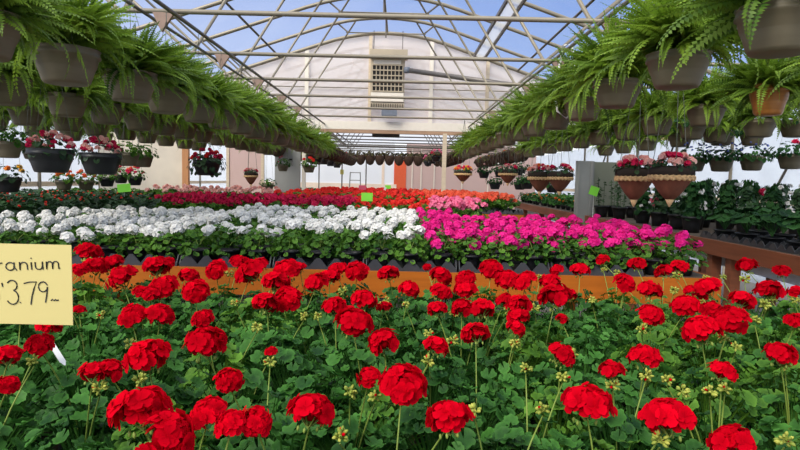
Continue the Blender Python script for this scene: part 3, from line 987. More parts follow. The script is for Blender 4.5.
# ------------------------------------------------------------------ hanging ferns
def fern_mesh(name, seed, nf=84, pairs=22, Lr=(.30, .50), wl=.040, lw=.0085, z0=.17, hang=.5):
    r = random.Random(seed)
    mb = MB()
    for i in range(nf):
        az = 2.399963 * i + r.gauss(0, .25)
        lay = (i + .5) / nf
        el = 1.42 - 1.22 * lay ** .85 + r.gauss(0, .2)
        L = r.uniform(*Lr) * (.80 + .28 * lay)
        droop = .16 + r.uniform(0, .52) + (r.uniform(.4, 1.1) if r.random() < hang else 0)
        h = Vector((cos(az), sin(az), 0))
        s0 = Vector((-sin(az), cos(az), 0))
        p = h * r.uniform(.0, .07) + Vector((0, 0, z0))
        tint = r.uniform(.15, .75)
        n = pairs
        ang = el
        step = L / n
        twist = r.gauss(0, .5)
        pts = []
        for k in range(n + 1):
            t = k / n
            ang -= droop / n * (1.0 + 1.3 * t)
            d = h * cos(ang) + Vector((0, 0, 1)) * sin(ang)
            up = -h * sin(ang) + Vector((0, 0, 1)) * cos(ang)
            side = (s0 * cos(twist) + up * sin(twist))
            upn = up * cos(twist) - s0 * sin(twist)
            pts.append((p.copy(), d, side, upn))
            p = p + d * step
        vs, fs, ts = [], [], []
        for k, (q, d, side, up) in enumerate(pts):
            t = k / n
            ll = wl * (min(1, .35 + t * 3.2) * (1 - t ** 2.2 * .93)) * r.uniform(.88, 1.08)
            if k > 1:
                for s in (-1, 1):
                    o = len(vs)
                    base = q + d * (step * .3 if s > 0 else 0)
                    tip = base + (side * s * cos(.30) + d * sin(.30)) * ll - up * ll * r.uniform(.08, .4)
                    m = base.lerp(tip, .4) + up * ll * .06
                    wv = d * (lw * (1 - .5 * t))
                    vs += [base, m - wv, tip, m + wv]
                    fs.append((o, o + 1, o + 2, o + 3))
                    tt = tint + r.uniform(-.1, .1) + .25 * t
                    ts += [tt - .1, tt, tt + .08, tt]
        mb.add(vs, fs, 0, ts)
        mb.tube([q for q, _, _, _ in pts[::4]], .0014, 3, 0, tint + .1, .0006)
    return mb.mesh(name, 'fern_leaf')


def basket_pot(name, mat, r1=.15, r0=.10, h=.165):
    mb = MB()
    prof = [(r0 * .8, -.004), (r0, 0), (r0 + .008, .012), (r0 + (r1 - r0) * .45, h * .35), (r0 + (r1 - r0) * .58, h * .44), (r0 + (r1 - r0) * .60, h * .46), (r0 + (r1 - r0) * .66, h * .48),
            (r0 + (r1 - r0) * .88, h * .74), (r1 + .004, h * .78), (r1 + .004, h * .84), (r1, h * .86), (r1, h * .97), (r1 + .006, h), (r1 - .004, h), (r1 - .012, h * .85)]
    mb.lathe(prof, 28)
    mb.lathe([(r1 - .012, h * .85), (.001, h * .93)], 28, mi=1, cap0=False)
    return mb.mesh(name, [mat, 'soil'])


def hanger_mesh(name, r1, zr, ztop):
    mb = MB()
    for k in range(3):
        a = 2 * PI * k / 3 + .4
        mb.tube([(r1 * cos(a), r1 * sin(a), zr), (0, 0, ztop - .08)], .0016, 4)
    pts = [(0, 0, ztop - .085)] + [(.016 * sin(q), 0, ztop - .02 - .016 * cos(q) + .012) for q in [i * .55 for i in range(9)]]
    mb.tube(pts, .0026, 4)
    return mb.mesh(name, 'wire')


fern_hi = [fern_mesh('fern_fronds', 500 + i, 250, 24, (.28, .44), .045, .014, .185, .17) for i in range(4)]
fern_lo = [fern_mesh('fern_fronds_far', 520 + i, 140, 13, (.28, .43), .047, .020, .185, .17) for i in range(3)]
fpot = basket_pot('fern_pot', 'fern_pot')
cpot = basket_pot('copper_pot', 'copper_pot', .125, .08, .2)
ZP = 2.07          # underside of the fern pots
ZPL, ZPR = 2.035, 2.10
hang = [hanger_mesh('basket_hanger', .148, .165, ZT - .05 - z) for z in (ZPL, ZPR)]


def fern_basket(x, y, label, group, pot=None, z=ZP):
    z = ZPL if x < 0 else ZPR
    t = thing('hanging_fern', label, 'hanging fern', (x, y, z), rnd.random() * 6.28, group)
    ob('pot', pot or fpot, t)
    hi = y < 7.5
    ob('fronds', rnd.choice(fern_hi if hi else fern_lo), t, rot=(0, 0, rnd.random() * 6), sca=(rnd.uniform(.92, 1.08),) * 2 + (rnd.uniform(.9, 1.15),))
    ob('hanger', hang[x > 0], t)
    return t


ROWN = ['innermost', 'second', 'third', 'outermost']
for sd, xs_, y0s, dy, ends in (('left', RAILS_L, (2.28, 2.62, 2.75, 3.2), (.62, .63, .68, .8), (12.2, 11.6, 10.8, 9.6)),
                               ('right', RAILS_R, (2.2, 2.42, 3.2, 3.6), (.80, .82, .85, .9), (13.6, 11.5, 10, 3.0))):
    for k, x in enumerate(xs_):
        y, i = y0s[k], 0
        while y < ends[k]:
            px, py = P((x, y, 2.25))
            if -70 < px < 870:
                cp = sd == 'right' and k == 1 and i == 1
                fern_basket(x + rnd.uniform(-.02, .02), y + (rnd.uniform(-.05, .05) if k else 0),
                            'hanging fern in a %s pot, %s row on the %s, %s from the front' % ('copper' if cp else 'taupe', ROWN[k], sd, od(i)),
                            'hanging ferns', cpot if cp else None)
                i += 1
            y += dy[k]


# ------------------------------------------------------------------ flowering baskets
def spill_mesh(name, mat, seed, n=60, R=.19, h=.13, z0=.16, size=(.018, .034), droop=.12):
    r = random.Random(seed)
    mb = MB()
    for i in range(n):
        d = dome_dir(r, -.5, 1.4)
        k = r.uniform(.7, 1.08)
        p = Vector((d.x * R * k, d.y * R * k, z0 + (d.z * h if d.z > 0 else d.z * droop) * k))
        ger_leaf(mb, p, d + Vector((0, 0, .5)), Vector((d.x, d.y, -.5)), r.uniform(*size), r.uniform(.1, .8), 8, 3, 0, .1, r)
    for i in range(10):
        a = r.random() * 6.28
        e = Vector((cos(a), sin(a), 0))
        mb.tube([(0, 0, z0 - .03), e * R * .6 + Vector((0, 0, z0 + .02)), e * R * .9 + Vector((0, 0, z0 - .03))], .0025, 3, 0, .4)
    return mb.mesh(name, mat)


def top_places(seed, n, R, z0, h):
    r = random.Random(seed)
    out = []
    for i in range(n):
        d = dome_dir(r, .05, 1.4)
        out.append(Vector((d.x * R, d.y * R, z0 + d.z * h)))
    return out


sp_dark = [spill_mesh('trailing_foliage', 'dark_leaf', 600 + i) for i in range(2)]
sp_green = [spill_mesh('trailing_foliage', 'ger_leaf2', 610 + i) for i in range(2)]
sp_right = [spill_mesh('trailing_foliage', 'right_leaf', 620 + i, 70, .2, .12) for i in range(2)]
sp_trail = spill_mesh('trailing_foliage', 'dark_leaf', 630, 130, .22, .12, .16, (.02, .036), .36)
dpot = basket_pot('dark_basket', 'dark_pot', .17, .115, .185)
spot_ = basket_pot('small_basket', 'fern_pot', .125, .085, .15)
dspot = basket_pot('small_dark_basket', 'dark_pot', .125, .085, .15)


def flower_basket(name, px, py, Y, label, blooms, leaf, pot, top=ZT - .05, R=.17, h=.13, n=9, s=1.0, r1=.168, seed=0, bR=.032, group='flowering hanging baskets', support=True):
    """(px, py) is where the photograph shows the middle of its pot"""
    p = W(px, py, Y)
    z = p.z - .09 * s
    t = thing(name, label, 'hanging basket', (p.x, Y, z), 0, group)
    ob('pot', pot, t, sca=s)
    ob('foliage', leaf, t, sca=s, rot=(0, 0, rnd.random() * 6))
    r = random.Random(seed)
    for bi, b in enumerate(blooms):
        pl = top_places(seed * 7 + bi, max(2, n // len(blooms)), R, .19, h)
        ob('blossoms', blossoms_mesh('basket_blossoms', b, pl, seed + bi, bR, 8, bR * .6), t, sca=s)
    if support:
        ob('hanger', hanger_mesh('basket_hanger', r1 * s, .17 * s, top - z), t)
    return t


B = flower_basket
B('begonia_basket', 51, 161, 4.1, 'black basket of rose and blush begonias with trailing stems, nearest of the flowering baskets', ['crimson', 'blush'], sp_dark[0], dpot, n=34, seed=1, R=.16, s=.88, bR=.024)
B('begonia_basket', 101, 164, 4.75, 'black basket of crimson and pink begonias behind the one with trailing stems', ['crimson', 'blush'], sp_dark[1], dpot, n=40, seed=2, R=.15, s=.92, bR=.024)
B('begonia_basket', 207, 168, 7.3, 'trailing basket of red blooms left of the brown cone basket', ['scarlet', 'crimson'], sp_trail, dpot, n=24, seed=3, R=.18, bR=.03)
B('small_basket', 8, 183, 5.6, 'small black basket with yellow and orange blooms at the left edge', ['yellow', 'orange'], sp_dark[1], dspot, n=6, seed=4, R=.12, r1=.12, s=.95)
for i, (px, py, bl, po, lb) in enumerate(((64, 184, ['orange', 'coral'], spot_, 'small basket of peach blooms under the nearest begonia basket'),
                                          (86, 184, ['coral', 'orange'], spot_, 'small pale basket with an orange flower on top'),
                                          (107, 181, ['blush', 'orange'], dspot, 'small dark basket of blush blooms left of the lime tag'),
                                          (135, 180, ['crimson', 'coral'], dspot, 'small dark basket of red blooms right of the lime tag'),
                                          (121, 178, ['crimson', 'blush'], dspot, 'small dark basket of mixed blooms above the lime tag'))):
    B('small_basket', px, py, 8.6 + .35 * i, lb, bl, sp_green[i % 2], po, n=12, seed=10 + i, R=.13, r1=.12, s=.95, group='small flower baskets by the left wall')
for i, (px, py, Y) in enumerate(((128, 158, 6.2), (143, 160, 6.9), (35, 150, 5.2), (8, 148, 5.0), (268, 187, 11.4), (283, 167, 11.6))):
    lb = ['small leafy basket right of the crimson begonia basket', 'smaller leafy basket beside the cloudy plastic panel', 'pale pot with yellow-green foliage left of the begonias',
          'dark pot with yellow-green foliage at the left edge', 'small green basket low beside the grey door', 'small basket of dark red blooms before the grey door'][i]
    B('leafy_basket', px, py, Y, lb, ['crimson'] if i == 5 else [], sp_green[i % 2], spot_, n=3, seed=20 + i, R=.12, r1=.12, s=.9, bR=.02, group='leafy baskets on the left')
# right wall baskets
rl = [(721, 137, 7.0, 'grey basket with leaves and blue flowers above the coral tag, upper line', ['blue']), (752, 137, 7.0, 'grey basket in the upper line, between two blue-flowered ones', ['blue']),
      (795, 128, 6.0, 'large grey basket in the upper line at the right edge', ['crimson']), (692, 130, 6.3, 'grey basket in the upper line nearest the cone baskets', ['blue']),
      (721, 163, 7.0, 'grey basket of leafy plants in the lower line right of the cones', ['blue']), (752, 162, 7.0, 'grey basket with a blue lobelia edge in the lower line', ['blue']),
      (791, 160, 6.6, 'grey basket topped by a red geranium bloom at the right edge', ['crimson']), (694, 163, 7.2, 'grey basket half behind the larger cone basket', ['blue'])]
for i, (px, py, Y, lb, bl) in enumerate(rl):
    B('grey_basket', px, py, Y, lb, bl, sp_right[i % 2], spot_ if i != 2 else fpot, n=16 if bl == ['blue'] else 2, seed=30 + i, R=.19 if bl == ['blue'] else .15, r1=.12, s=1.1 if i != 2 else 1, bR=.013 if bl == ['blue'] else .035, group='grey baskets by the right wall')


def cone_basket(px, py, Y, wpx, hpx, label, blooms, seed):
    """cone planter: rope band, straw tip; (px,py) the rope band's middle"""
    p = W(px, py, Y)
    R = wpx * Y / F / 2
    H = hpx * Y / F
    t = thing('cone_basket', label, 'hanging basket', (p.x, Y, p.z - H), 0, 'brown cone baskets')
    zt = H
    ob('cone', MB().lathe([(R * .22, H * .26), (R * .52, H * .48), (R * .92, H * .88), (R * .98, H * .97), (R * .8, H * .97)], 24).mesh('cone', 'cone'), t)
    ob('tip', MB().lathe([(.004, 0), (R * .10, H * .10), (R * .215, H * .27)], 16, cap1=True).mesh('cone_tip', 'cone_tip'), t)
    mb = MB()
    n = 24
    for k in range(n):   # braided band
        a = 2 * PI * k / n
        for s in (0, 1):
            e = lambda q, dz: (R * 1.0 * cos(a + q), R * 1.0 * sin(a + q), H * (.97 + dz))
            mb.tube([e(-.10, -.045 + .0 * s), e(.06, .0 + (.02 if s else -.02)), e(.22, .045)] if s else [e(-.10, .045), e(.06, .0), e(.22, -.045)], R * .10, 6)
    ob('rope_band', mb.mesh('rope_band', 'rope'), t)
    ob('liner', MB().lathe([(R * .96, H * 1.0), (R * 1.06, H * 1.10), (R * 1.03, H * 1.28), (R * .6, H * 1.36), (.001, H * 1.38)], 20, wob=lambda q, z: 1 + .05 * sin(7 * q) * cos(60 * z)).mesh('moss_liner', 'soil'), t)
    ob('foliage', spill_mesh('cone_foliage', 'dark_leaf', seed, 90, R * 1.10, R * .55, H * 1.30, (R * .10, R * .17), R * .55), t)
    for bi, b in enumerate(blooms):
        pl = [Vector(q) for q in top_places(seed * 5 + bi, 9, R * .95, H * 1.40, R * .5)]
        ob('blossoms', blossoms_mesh('cone_blossoms', b, pl, seed + bi, R * .18, 8, R * .12), t)
    mb = MB()
    for k in range(3):
        a = 2 * PI * k / 3 + .3
        mb.tube([(R * cos(a), R * sin(a), H), (0, 0, ZT - .05 - (p.z - H))], .0025, 4)
    ob('hanger', mb.mesh('cone_hanger', 'wire'), t)
    return t


cone_basket(671, 177, 4.25, 41, 30, 'largest brown cone basket with a straw rope band and red and blush begonias', ['crimson', 'blush', 'blush'], 701)
cone_basket(635, 178, 4.75, 36, 29, 'brown cone basket with red and blush begonias left of the largest cone', ['crimson', 'blush', 'blush'], 702)
cone_basket(560, 178, 7.3, 24, 18, 'brown cone basket of a touching pair, the one nearer the grey door panel', ['crimson', 'blush'], 703)
cone_basket(540, 178, 7.8, 23, 18, 'brown cone basket of a touching pair, the one away from the door panel', ['crimson', 'blush', 'orange'], 704)
cone_basket(508, 174, 9.6, 18, 12, 'brown cone basket with peach and dark red blooms alone over the coral geraniums', ['crimson', 'blush'], 705)
cone_basket(463, 174, 11.0, 17, 10, 'orange-brown cone basket with red blooms near the pale column', ['coral', 'crimson', 'yellow'], 706)
cone_basket(251, 176, 9.8, 13, 11, 'brown cone basket with dark red blooms before the off-white narrow door', ['crimson', 'blush'], 707)

# moss baskets at the ends of the rails and across the far bay
mpot = MB().lathe([(.03, -.01), (.10, .02), (.15, .09), (.165, .16), (.155, .19), (.12, .17)], 16, wob=lambda q, z: 1 + .05 * sin(6 * q + 30 * z)).lathe([(.12, .17), (.001, .18)], 16, cap0=False).mesh('moss_pot', 'cocoa')
sp_far = [spill_mesh('far_foliage', 'brown_leaf', 640 + i, 34, .17, .11, .17, (.03, .05), .10) for i in range(3)]
n = 0
for sd, x, ys in (('left', -1.65, [12.9 + .62 * i for i in range(11)]), ('right', 1.4, [14.2 + .62 * i for i in range(9)]),
                  ('second left', -2.6, [12.2 + .62 * i for i in range(11)]), ('second right', 2.5, [12.2 + .62 * i for i in range(11)])):
    for i, y in enumerate(ys):
        t = thing('moss_basket', 'brown moss basket on the %s rail beyond the ferns, %s from the last fern' % (sd, od(i)), 'hanging basket', (x, y, 2.04), 0, 'brown moss baskets along the rails')
        ob('pot', mpot, t, sca=(1.2, 1.2, 1.4))
        ob('foliage', rnd.choice(sp_far), t, sca=1.2)
        if i % 3 == 0:
            ob('blossoms', blossoms_mesh('moss_blossoms', rnd.choice(['pink', 'yellow', 'crimson', 'orange']), top_places(800 + n, 5, .15, .2, .1), n, .04, 6, .03), t)
        ob('hanger', hanger_mesh('basket_hanger', .15, .17, ZT - .05 - 2.04), t)
        n += 1
tag(ob('trim_5', MB().tube([(-2.6, 20, 2.72), (2.4, 20, 2.72)], .03, 8).mesh('cross_rail', 'pipe_dark')), 'dark cross rail carrying the far row of moss baskets', 'rail', kind='structure')
for i in range(11):
    p = W(351 + i * 9.6, 160, 20)
    t = thing('moss_basket', 'brown moss basket in the far row across the passage, %s from the left' % od(i), 'hanging basket', (p.x, 20, 2.10), 0, 'brown moss baskets across the far bay')
    ob('pot', mpot, t, sca=(1.05, 1.05, 1.7))
    ob('foliage', rnd.choice(sp_far), t, (0, 0, .13), sca=(1.05, 1.05, 1.3))
    ob('hanger', hanger_mesh('basket_hanger', .15, .2, 2.72 - 2.10), t)
# slanting lines of baskets beyond the grey door and beyond the pale column
for i in range(5):
    p = W(311 + i * 6.5, 157 + i * 1.7, 13.4 + i * .9)
    B('far_basket', 311 + i * 6.5, 157 + i * 1.9, 13.4 + i * .9, 'dark far basket below the moss baskets on the left, %s from the grey door' % od(i), [['scarlet', 'pink', 'pink', 'yellow', 'orange'][i]], sp_far[i % 3], dspot, n=5, seed=50 + i,
      R=.13, r1=.12, group='dark baskets beyond the grey door', bR=.04)
for i in range(3):
    B('far_basket', 436 - i * 4, 158 + i * 2.4, 15 + i * 1.2, 'dark far basket left of the pale column, %s from the column' % od(i), [['pink', 'crimson', 'pink'][i]], sp_far[i % 3], dspot, n=5, seed=60 + i, R=.13, r1=.12, group='dark baskets near the column', bR=.04)
B('far_basket', 309, 168, 12.0, 'cream pot basket right of the grey door with orange blooms', ['scarlet'], sp_green[0], spot_, n=5, seed=70, R=.13, r1=.12, bR=.035)

# white hose looped over the right basket rail
y = 5.05
hp = [(1.36, y, ZT - .03), (1.33, y, ZT - .2), (1.30, y, ZT - .42), (1.33, y, ZT - .58), (1.41, y, ZT - .64), (1.48, y, ZT - .56), (1.49, y, ZT - .36), (1.46, y, ZT - .16), (1.43, y, ZT - .03), (1.395, y, ZT - .012), (1.36, y, ZT - .03)]
tag(ob('hose', MB().tube(hp, .009, 6).mesh('hose', 'white_tag')), 'thin white hose looped over the right innermost basket rail', 'hose')

# ------------------------------------------------------------------ climbers and broad-leaved plants on the right bench
def climber_mesh(name, mat, seed, h=.42, r0=.11, n=90, size=(.022, .04)):
    r = random.Random(seed)
    mb = MB()
    for i in range(n):
        a, z = r.random() * 6.28, .16 + h * r.random()
        rr = r0 * r.uniform(.35, 1.05) * (1 - .35 * (z / (h + .16)) ** 2)
        d = Vector((cos(a), sin(a), 0))
        ger_leaf(mb, d * rr + Vector((0, 0, z)), d + Vector((0, 0, r.uniform(.1, .8))), d + Vector((0, 0, -.7)), r.uniform(*size), r.uniform(.1, .9), 8, 2, 0, .1, r)
    for k in range(3):
        a = k * 2.1
        mb.tube([(cos(a) * .03, sin(a) * .03, .12), (cos(a + 1) * .05, sin(a + 1) * .05, .3), (cos(a + 2) * .03, sin(a + 2) * .03, .16 + h)], .003, 3, 0, .5)
    return mb.mesh(name, mat)


cl = [climber_mesh('climber_foliage', 'right_leaf' if i % 2 else 'dark_leaf', 900 + i, n=120) for i in range(4)]
bigpot = pot_mesh('climber_pot', ['pot_black', 'soil'], .075, .10, .17, .008)


def side_places(seed, n, r0, z0, z1):
    r = random.Random(seed)
    return [Vector((cos(a) * r0, sin(a) * r0, r.uniform(z0, z1))) for a in [r.random() * 6.28 for _ in range(n)]]


clb = [blossoms_mesh('climber_blossoms', 'white', side_places(910 + i, 7, .105, .2, .55), 910 + i, .024, 4, .022) for i in range(3)]
ci = 0
for j, y in enumerate((4.9, 5.3, 5.7, 6.1, 6.5, 6.9, 7.4, 7.9)):
    for i, x in enumerate((3.08, 3.34, 3.62, 3.9, 4.21, 4.52)):
        if j < 3 and i < 3 or j == 7 and i < 3 or i == 1 and j % 2:
            continue
        if not inview((x, y, 1.3), 30):
            continue
        wf = rnd.random() < .8
        t = thing('flowering_climber', 'dark climber %s, long right bench, %s row from camera, %s from aisle' % ('with white blooms' if wf else 'without blooms', od(j), od(i)), 'climber',
                  (x + rnd.uniform(-.03, .03), y + rnd.uniform(-.05, .05), ZBR), rnd.random() * 6, 'climbers on the right bench')
        ob('pot', bigpot, t)
        ob('foliage', rnd.choice(cl), t, sca=(1.1, 1.1, rnd.uniform(.8, 1.0)))
        if wf:
            ob('blossoms', rnd.choice(clb), t)
        if ci in (12, 16):
            ob('blossoms', blossoms_mesh('red_bloom', 'crimson', [Vector((-.1, -.08, .42))], ci, .06, 8, .035), t)
        ci += 1


def broad_mesh(name, seed):
    r = random.Random(seed)
    mb = MB()
    for i in range(17):
        a = i * 2.4
        L = r.uniform(.05, .13)
        d = Vector((cos(a), sin(a), 0))
        p = d * L + Vector((0, 0, .16 + .14 * (1 - L / .13) + r.uniform(0, .06)))
        ger_leaf(mb, p, d * .5 + Vector((0, 0, 1)), d, r.uniform(.04, .062), r.uniform(.1, .8), 20, 5, 0, -.12, r)
        mb.tube([(0, 0, .08), p * .5 + Vector((0, 0, .07)), p], .004, 4, 0, .8)
    return mb.mesh(name, 'right_leaf')


brm = [broad_mesh('broad_foliage', 930 + i) for i in range(3)]
qt = zigzag_tray('squash_tray', .30, .30, 3, 3, .055)
qi = 0
for j, y in enumerate((3.7, 4.05, 4.4, 4.75, 5.1, 5.45)):
    for i, x in enumerate((3.06, 3.38)):
        if not inview((x, y, 1.2), 60):
            continue
        rel = '%s pair back from the camera, %s' % (od(j), 'aisle side' if i == 0 else 'wall side')
        tag(ob('plant_tray', qt, None, (x, y, ZBR + .001)), 'black tray under a broad-leaved plant, ' + rel, 'tray', 'trays under the broad-leaved plants')
        t = thing('squash_plant', 'broad-leaved green squash plant, ' + rel, 'squash plant', (x, y, ZBR + .006), rnd.random() * 6, 'broad-leaved plants on the right bench')
        ob('pot', pot2, t, sca=(1.5, 1.5, .8))
        ob('foliage', rnd.choice(brm), t)
        if (j, i) in ((3, 1),):
            ob('blossoms', blossoms_mesh('squash_bloom', 'yellow', [Vector((-.02, -.1, .34)), Vector((-.07, -.1, .33))], 3, .035, 6, .03), t)
# snapdragons behind the door panel's edge and seedling trays further back
def spike_mesh(seed):
    r = random.Random(seed)
    mb = MB()
    for k in range(5):
        b = Vector((r.uniform(-.06, .06), r.uniform(-.06, .06), .1))
        e = b * 1.3 + Vector((0, 0, r.uniform(.22, .42)))
        mb.tube([b, e], .003, 3, 0, .6)
        for i in range(16):
            p = b.lerp(e, r.uniform(.1, .95))
            a = r.random() * 6.28
            d = Vector((cos(a), sin(a), .3))
            ger_leaf(mb, p + d * .02, Vector((0, 0, 1)) + d * .4, d, r.uniform(.012, .024), r.random(), 6, 2, 0, .05, r)
    return mb.mesh('spike_foliage', 'right_leaf')


spk = [spike_mesh(950 + i) for i in range(3)]
for i, (x, y) in enumerate(((2.98, 8.6), (3.2, 8.7), (3.42, 8.55), (3.62, 8.7), (3.1, 8.2), (3.35, 8.1))):
    t = thing('snapdragon', 'slender snapdragon in a black pot beside the grey door panel, %s of its clump' % od(i), 'snapdragon', (x, y, ZBR), 0, 'snapdragons beside the door panel')
    ob('pot', bigpot, t)
    ob('foliage', spk[i % 3], t, sca=1.15)
simple_bed('bench_bedding_plant', 'orange', 'bedding plant with orange blooms beyond the door panel, %s row back, %s from aisle', 2.92, 3.7, 9.4, 14.8, ZBR, .27, .33, 960, 'bedding plants beyond the door panel',
           leaf='ger_leaf', nh=(1, 2), R=.025, hz=(.14, .2), cat='plant', n=5, L=.018)
simple_bed('green_shrub_plant', None, 'leafy green potted plant at the wall side beyond the door panel, %s row, %s', 3.8, 4.6, 9.4, 14.8, ZBR, .3, .4, 970, 'green plants at the wall side', leaf='right_leaf', cat='plant')
# hanging green baskets seen low over that bench
for i, (px, py, Y) in enumerate(((495, 184, 12.5), (520, 184, 11.5), (527, 183, 10.9), (553, 186, 9.8), (484, 173, 13), (500, 172, 12.6), (520, 170, 11.8))):
    B('green_basket', px, py + 1, Y, 'low green basket beyond the cone baskets over the right bench, %s in line' % od(i), ['blush'] if i == 4 else ['white'], sp_right[i % 2], dspot, n=2, seed=80 + i, R=.13, r1=.12, bR=.02,
      group='green baskets beyond the cones')


# ------------------------------------------------------------------ cards and tags
def stake_card(name, px, py, Y, w, h, mat, label, cat='tag', zb=ZB2, tilt=0, stake='white_tag', rz=0, group=None):
    p = W(px, py, Y)
    t = thing(name, label, cat, (p.x, Y, zb), rz, group)
    R_ = Matrix.Rotation(tilt, 3, 'Y')
    ob('card', MB().box((0, 0, p.z - zb), (w, .003, h), 0, R_).mesh('tag_card', mat, False), t)
    ob('stake', MB().tube([(0, .005, 0), (0, .005, p.z - zb - h * .3)], .004, 5).mesh('tag_stake', stake), t)
    return t


stake_card('price_tag', 367, 197, 6.9, .135, .10, 'lime', 'lime green card standing among the scarlet geraniums')
stake_card('price_tag', 362.5, 187.5, 13.1, .165, .10, 'pink_card', 'pink card standing in front of the step ladder')
stake_card('price_tag', 388, 187, 13.2, .13, .08, 'lime', 'lime green card before the orange-red door')
stake_card('price_tag', 384.5, 190.5, 13.1, .05, .15, 'white_tag', 'slim white tag leaning beside the far lime card', tilt=.3)
stake_card('price_tag', 124, 188, 8.2, .19, .115, 'lime', 'lime green tag among the small baskets on the left', tilt=-.1, zb=1.08)
stake_card('price_tag', 594, 191, 8.5, .13, .13, 'lime', 'lime green tag on the snapdragons by the door panel', tilt=.3, zb=ZBR)
stake_card('price_tag', 655, 201, 7.0, .10, .10, 'pink_card', 'coral pink tag beneath the largest cone basket', tilt=-.5, zb=ZBR)
p = W(342, 172, 15)
t = thing('marker_stake', 'thin stake with a yellow-green top in front of the white far wall', 'stake', (p.x, 15, 0))
ob('stake', MB().tube([(0, 0, 0), (0, 0, p.z)], .012, 6).mesh('marker_pole', 'wire'), t)
ob('marker', MB().box((0, -.015, p.z), (.09, .02, .12)).mesh('marker_top', 'yel_tag', False), t)
a, b = W(51, 343, 1.52), W(63, 362, 1.42)
t = thing('plant_tag', 'slim white plastic plant tag leaning below the price card', 'tag', b)
d = a - b
q = d.to_track_quat('Z', 'Y').to_matrix()
ob('blade', MB().box(d * .5, (.014, .0015, d.length), 0, q).mesh('tag_blade', 'white_tag', False), t)
ob('point', MB().box(d * -.08, (.012, .0015, d.length * .16), 0, q, .25).mesh('tag_point', 'white_tag', False), t)

# the handwritten price card
YS = 1.3
pc = W(14, 284, YS)
S = YS / F
t = thing('price_card', 'pale yellow handwritten geranium price card on a stake at the left edge', 'price card', (pc.x, YS, pc.z), 0)
rotc = Matrix.Rotation(math.radians(-.2), 3, 'Y')
cw, ch = 118 * S, 82 * S
ob('card', MB().box((0, 0, 0), (cw, .0016, ch)).mesh('card_sheet', 'card', False), t)
ob('stake', MB().box((-.065, .006, -.20), (.018, .006, .40)).mesh('card_stake', 'pale_wood', False), t)
L1, L2 = 265.5, 292
STR = []


def stroke(pts):
    STR.append([((x - 14) * S, (284 - y) * S) for x, y in pts])


def arc(cx, cy, rx, ry, a0, a1, n=10):
    return [(cx + rx * cos(math.radians(a0 + (a1 - a0) * i / n)), cy - ry * sin(math.radians(a0 + (a1 - a0) * i / n))) for i in range(n + 1)]


def yb(x):           # baseline rises a little to the right
    return 270.5 - .055 * x


# G e r a n i u m
stroke(arc(-24, yb(-24) - 6, 7, 8, 40, 330) + [(-18, yb(-24) - 5), (-23, yb(-24) - 5)])
stroke([(-14, yb(-12) - 4), (-7.5, yb(-12) - 4.5)] + arc(-11, yb(-11) - 4, 3.6, 4, 10, 310))
stroke([(-3, yb(0) - 8), (-2.4, yb(0)), (-2, yb(0) - 4)] + [(0, yb(0) - 7.5), (3, yb(0) - 7.8)])
stroke(arc(11, yb(11) - 4, 4.4, 4.0, 40, 330) + [(15.2, yb(14) - 8), (15.4, yb(14) - 3), (17.5, yb(17) + .2)])
stroke([(20.5, yb(20) - 8), (21, yb(20)), (21, yb(20) - 4)] + arc(24.7, yb(24) - 4.6, 3.6, 3.2, 170, 0) + [(28.6, yb(28))])
stroke([(32.3, yb(32) - 7.5), (32.8, yb(32))])
stroke([(32.0, yb(32) - 12), (32.5, yb(32) - 11.2)])
stroke([(36.3, yb(36) - 7.5), (36.6, yb(36) - 3)] + arc(40, yb(40) - 3, 3.4, 3.0, 180, 350) + [(43.6, yb(43) - 7.8), (44.2, yb(43) + .2)])
stroke([(47.6, yb(48) - 7.6), (48, yb(48)), (48.2, yb(48) - 4)] + arc(51, yb(51) - 4.6, 2.8, 3.0, 170, 0) + [(54, yb(54))] + arc(57, yb(57) - 4.6, 2.9, 3.0, 170, 0) + [(60.2, yb(60) + .2), (61.4, yb(61) - .8)])
# $ 3 . 7 9
stroke(arc(-6, 286, 5, 5.5, 40, 260) + arc(-6, 297, 5, 5.5, 80, -140))
stroke([(-5, 277), (-7, 306)])
stroke([(2.2, 283), (2.9, 287)])
stroke([(7.6, 282.5)] + arc(12.4, 285.2, 5.0, 5.2, 150, -75) + arc(12.6, 297.5, 6.0, 7.2, 75, -150))
stroke([(20.0, 302.2), (20.6, 303)])
stroke([(24.5, 283), (30, 281.5), (37, 281), (34.5, 288), (32.3, 296), (31, 304.5)])
stroke(arc(43.6, 286.0, 4.6, 5.2, 20, 360) + [(48.0, 288), (47.2, 295), (45.8, 302)])
stroke([(51.5, 300), (53, 298.5), (54.5, 300), (56, 298.6), (57.4, 299.8), (59, 299)])
tm_ = MB()
for st in STR:
    tm_.tube([(x, -.0016, z) for x, z in st], .00145, 5)
ob('lettering', tm_.mesh('card_lettering', 'ink'), t)

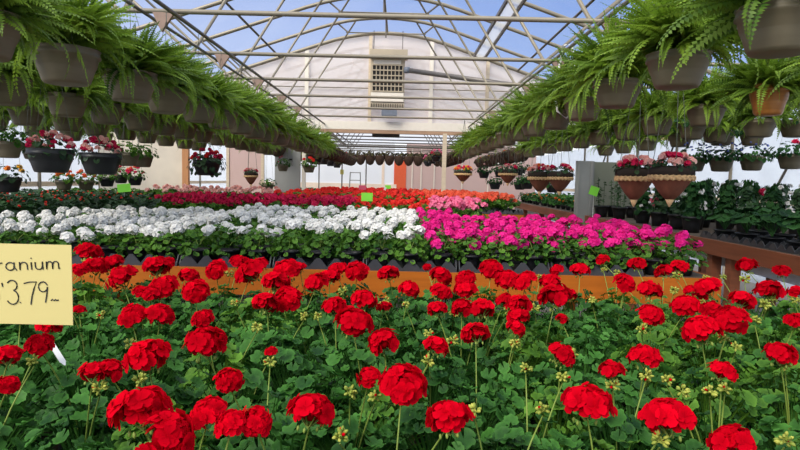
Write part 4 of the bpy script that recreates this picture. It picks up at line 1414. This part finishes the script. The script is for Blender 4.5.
# ------------------------------------------------------------------ light
w = bpy.data.worlds.new('sky')
sc.world = w
w.use_nodes = True
n = w.node_tree
n.nodes.clear()
out = n.nodes.new('ShaderNodeOutputWorld')
bg = n.nodes.new('ShaderNodeBackground')
tc = n.nodes.new('ShaderNodeTexCoord')
sp = n.nodes.new('ShaderNodeSeparateXYZ')
n.links.new(tc.outputs['Generated'], sp.inputs[0])
ramp = n.nodes.new('ShaderNodeValToRGB')
e = ramp.color_ramp.elements
e[0].position, e[0].color = 0.0, (1.05, 1.08, 1.12, 1)
e[1].position, e[1].color = 1.0, (1.1, 1.15, 1.2, 1)
for pos, c in ((.06, (1.0, 1.05, 1.12, 1)), (.15, (.27, .38, .66, 1)), (.34, (.115, .235, .58, 1)), (.42, (.12, .25, .60, 1)), (.62, (1.0, 1.05, 1.15, 1))):
    k = ramp.color_ramp.elements.new(pos)
    k.color = c
n.links.new(sp.outputs[2], ramp.inputs[0])
mr = n.nodes.new('ShaderNodeMapRange')       # haze is stronger towards the sun's side
mr.inputs[1].default_value = -.55
mr.inputs[2].default_value = .25
mr.inputs[3].default_value = .55
mr.inputs[4].default_value = 0
n.links.new(sp.outputs[0], mr.inputs[0])
mx = n.nodes.new('ShaderNodeMix')
mx.data_type = 'RGBA'
mx.inputs[7].default_value = (.52, .57, .74, 1)
n.links.new(mr.outputs[0], mx.inputs[0])
n.links.new(ramp.outputs[0], mx.inputs[6])
n.links.new(mx.outputs[2], bg.inputs[0])
bg.inputs[1].default_value = 1.0
n.links.new(bg.outputs[0], out.inputs[0])

sl = bpy.data.lights.new('sun', 'SUN')
sl.energy = 3.6
sl.angle = math.radians(35)
sl.color = (1, .93, .82)
so = bpy.data.objects.new('sun', sl)
so.rotation_euler = Vector((.55, .70, -.75)).to_track_quat('-Z', 'Y').to_euler()
col.objects.link(so)

sc.view_settings.view_transform = 'Standard'
sc.view_settings.look = 'None'
sc.view_settings.gamma = 1
sc.view_settings.use_curve_mapping = False
sc.view_settings.exposure = .37
sc.cycles.use_denoising = True
sc.cycles.max_bounces = 8
sc.cycles.transparent_max_bounces = 12
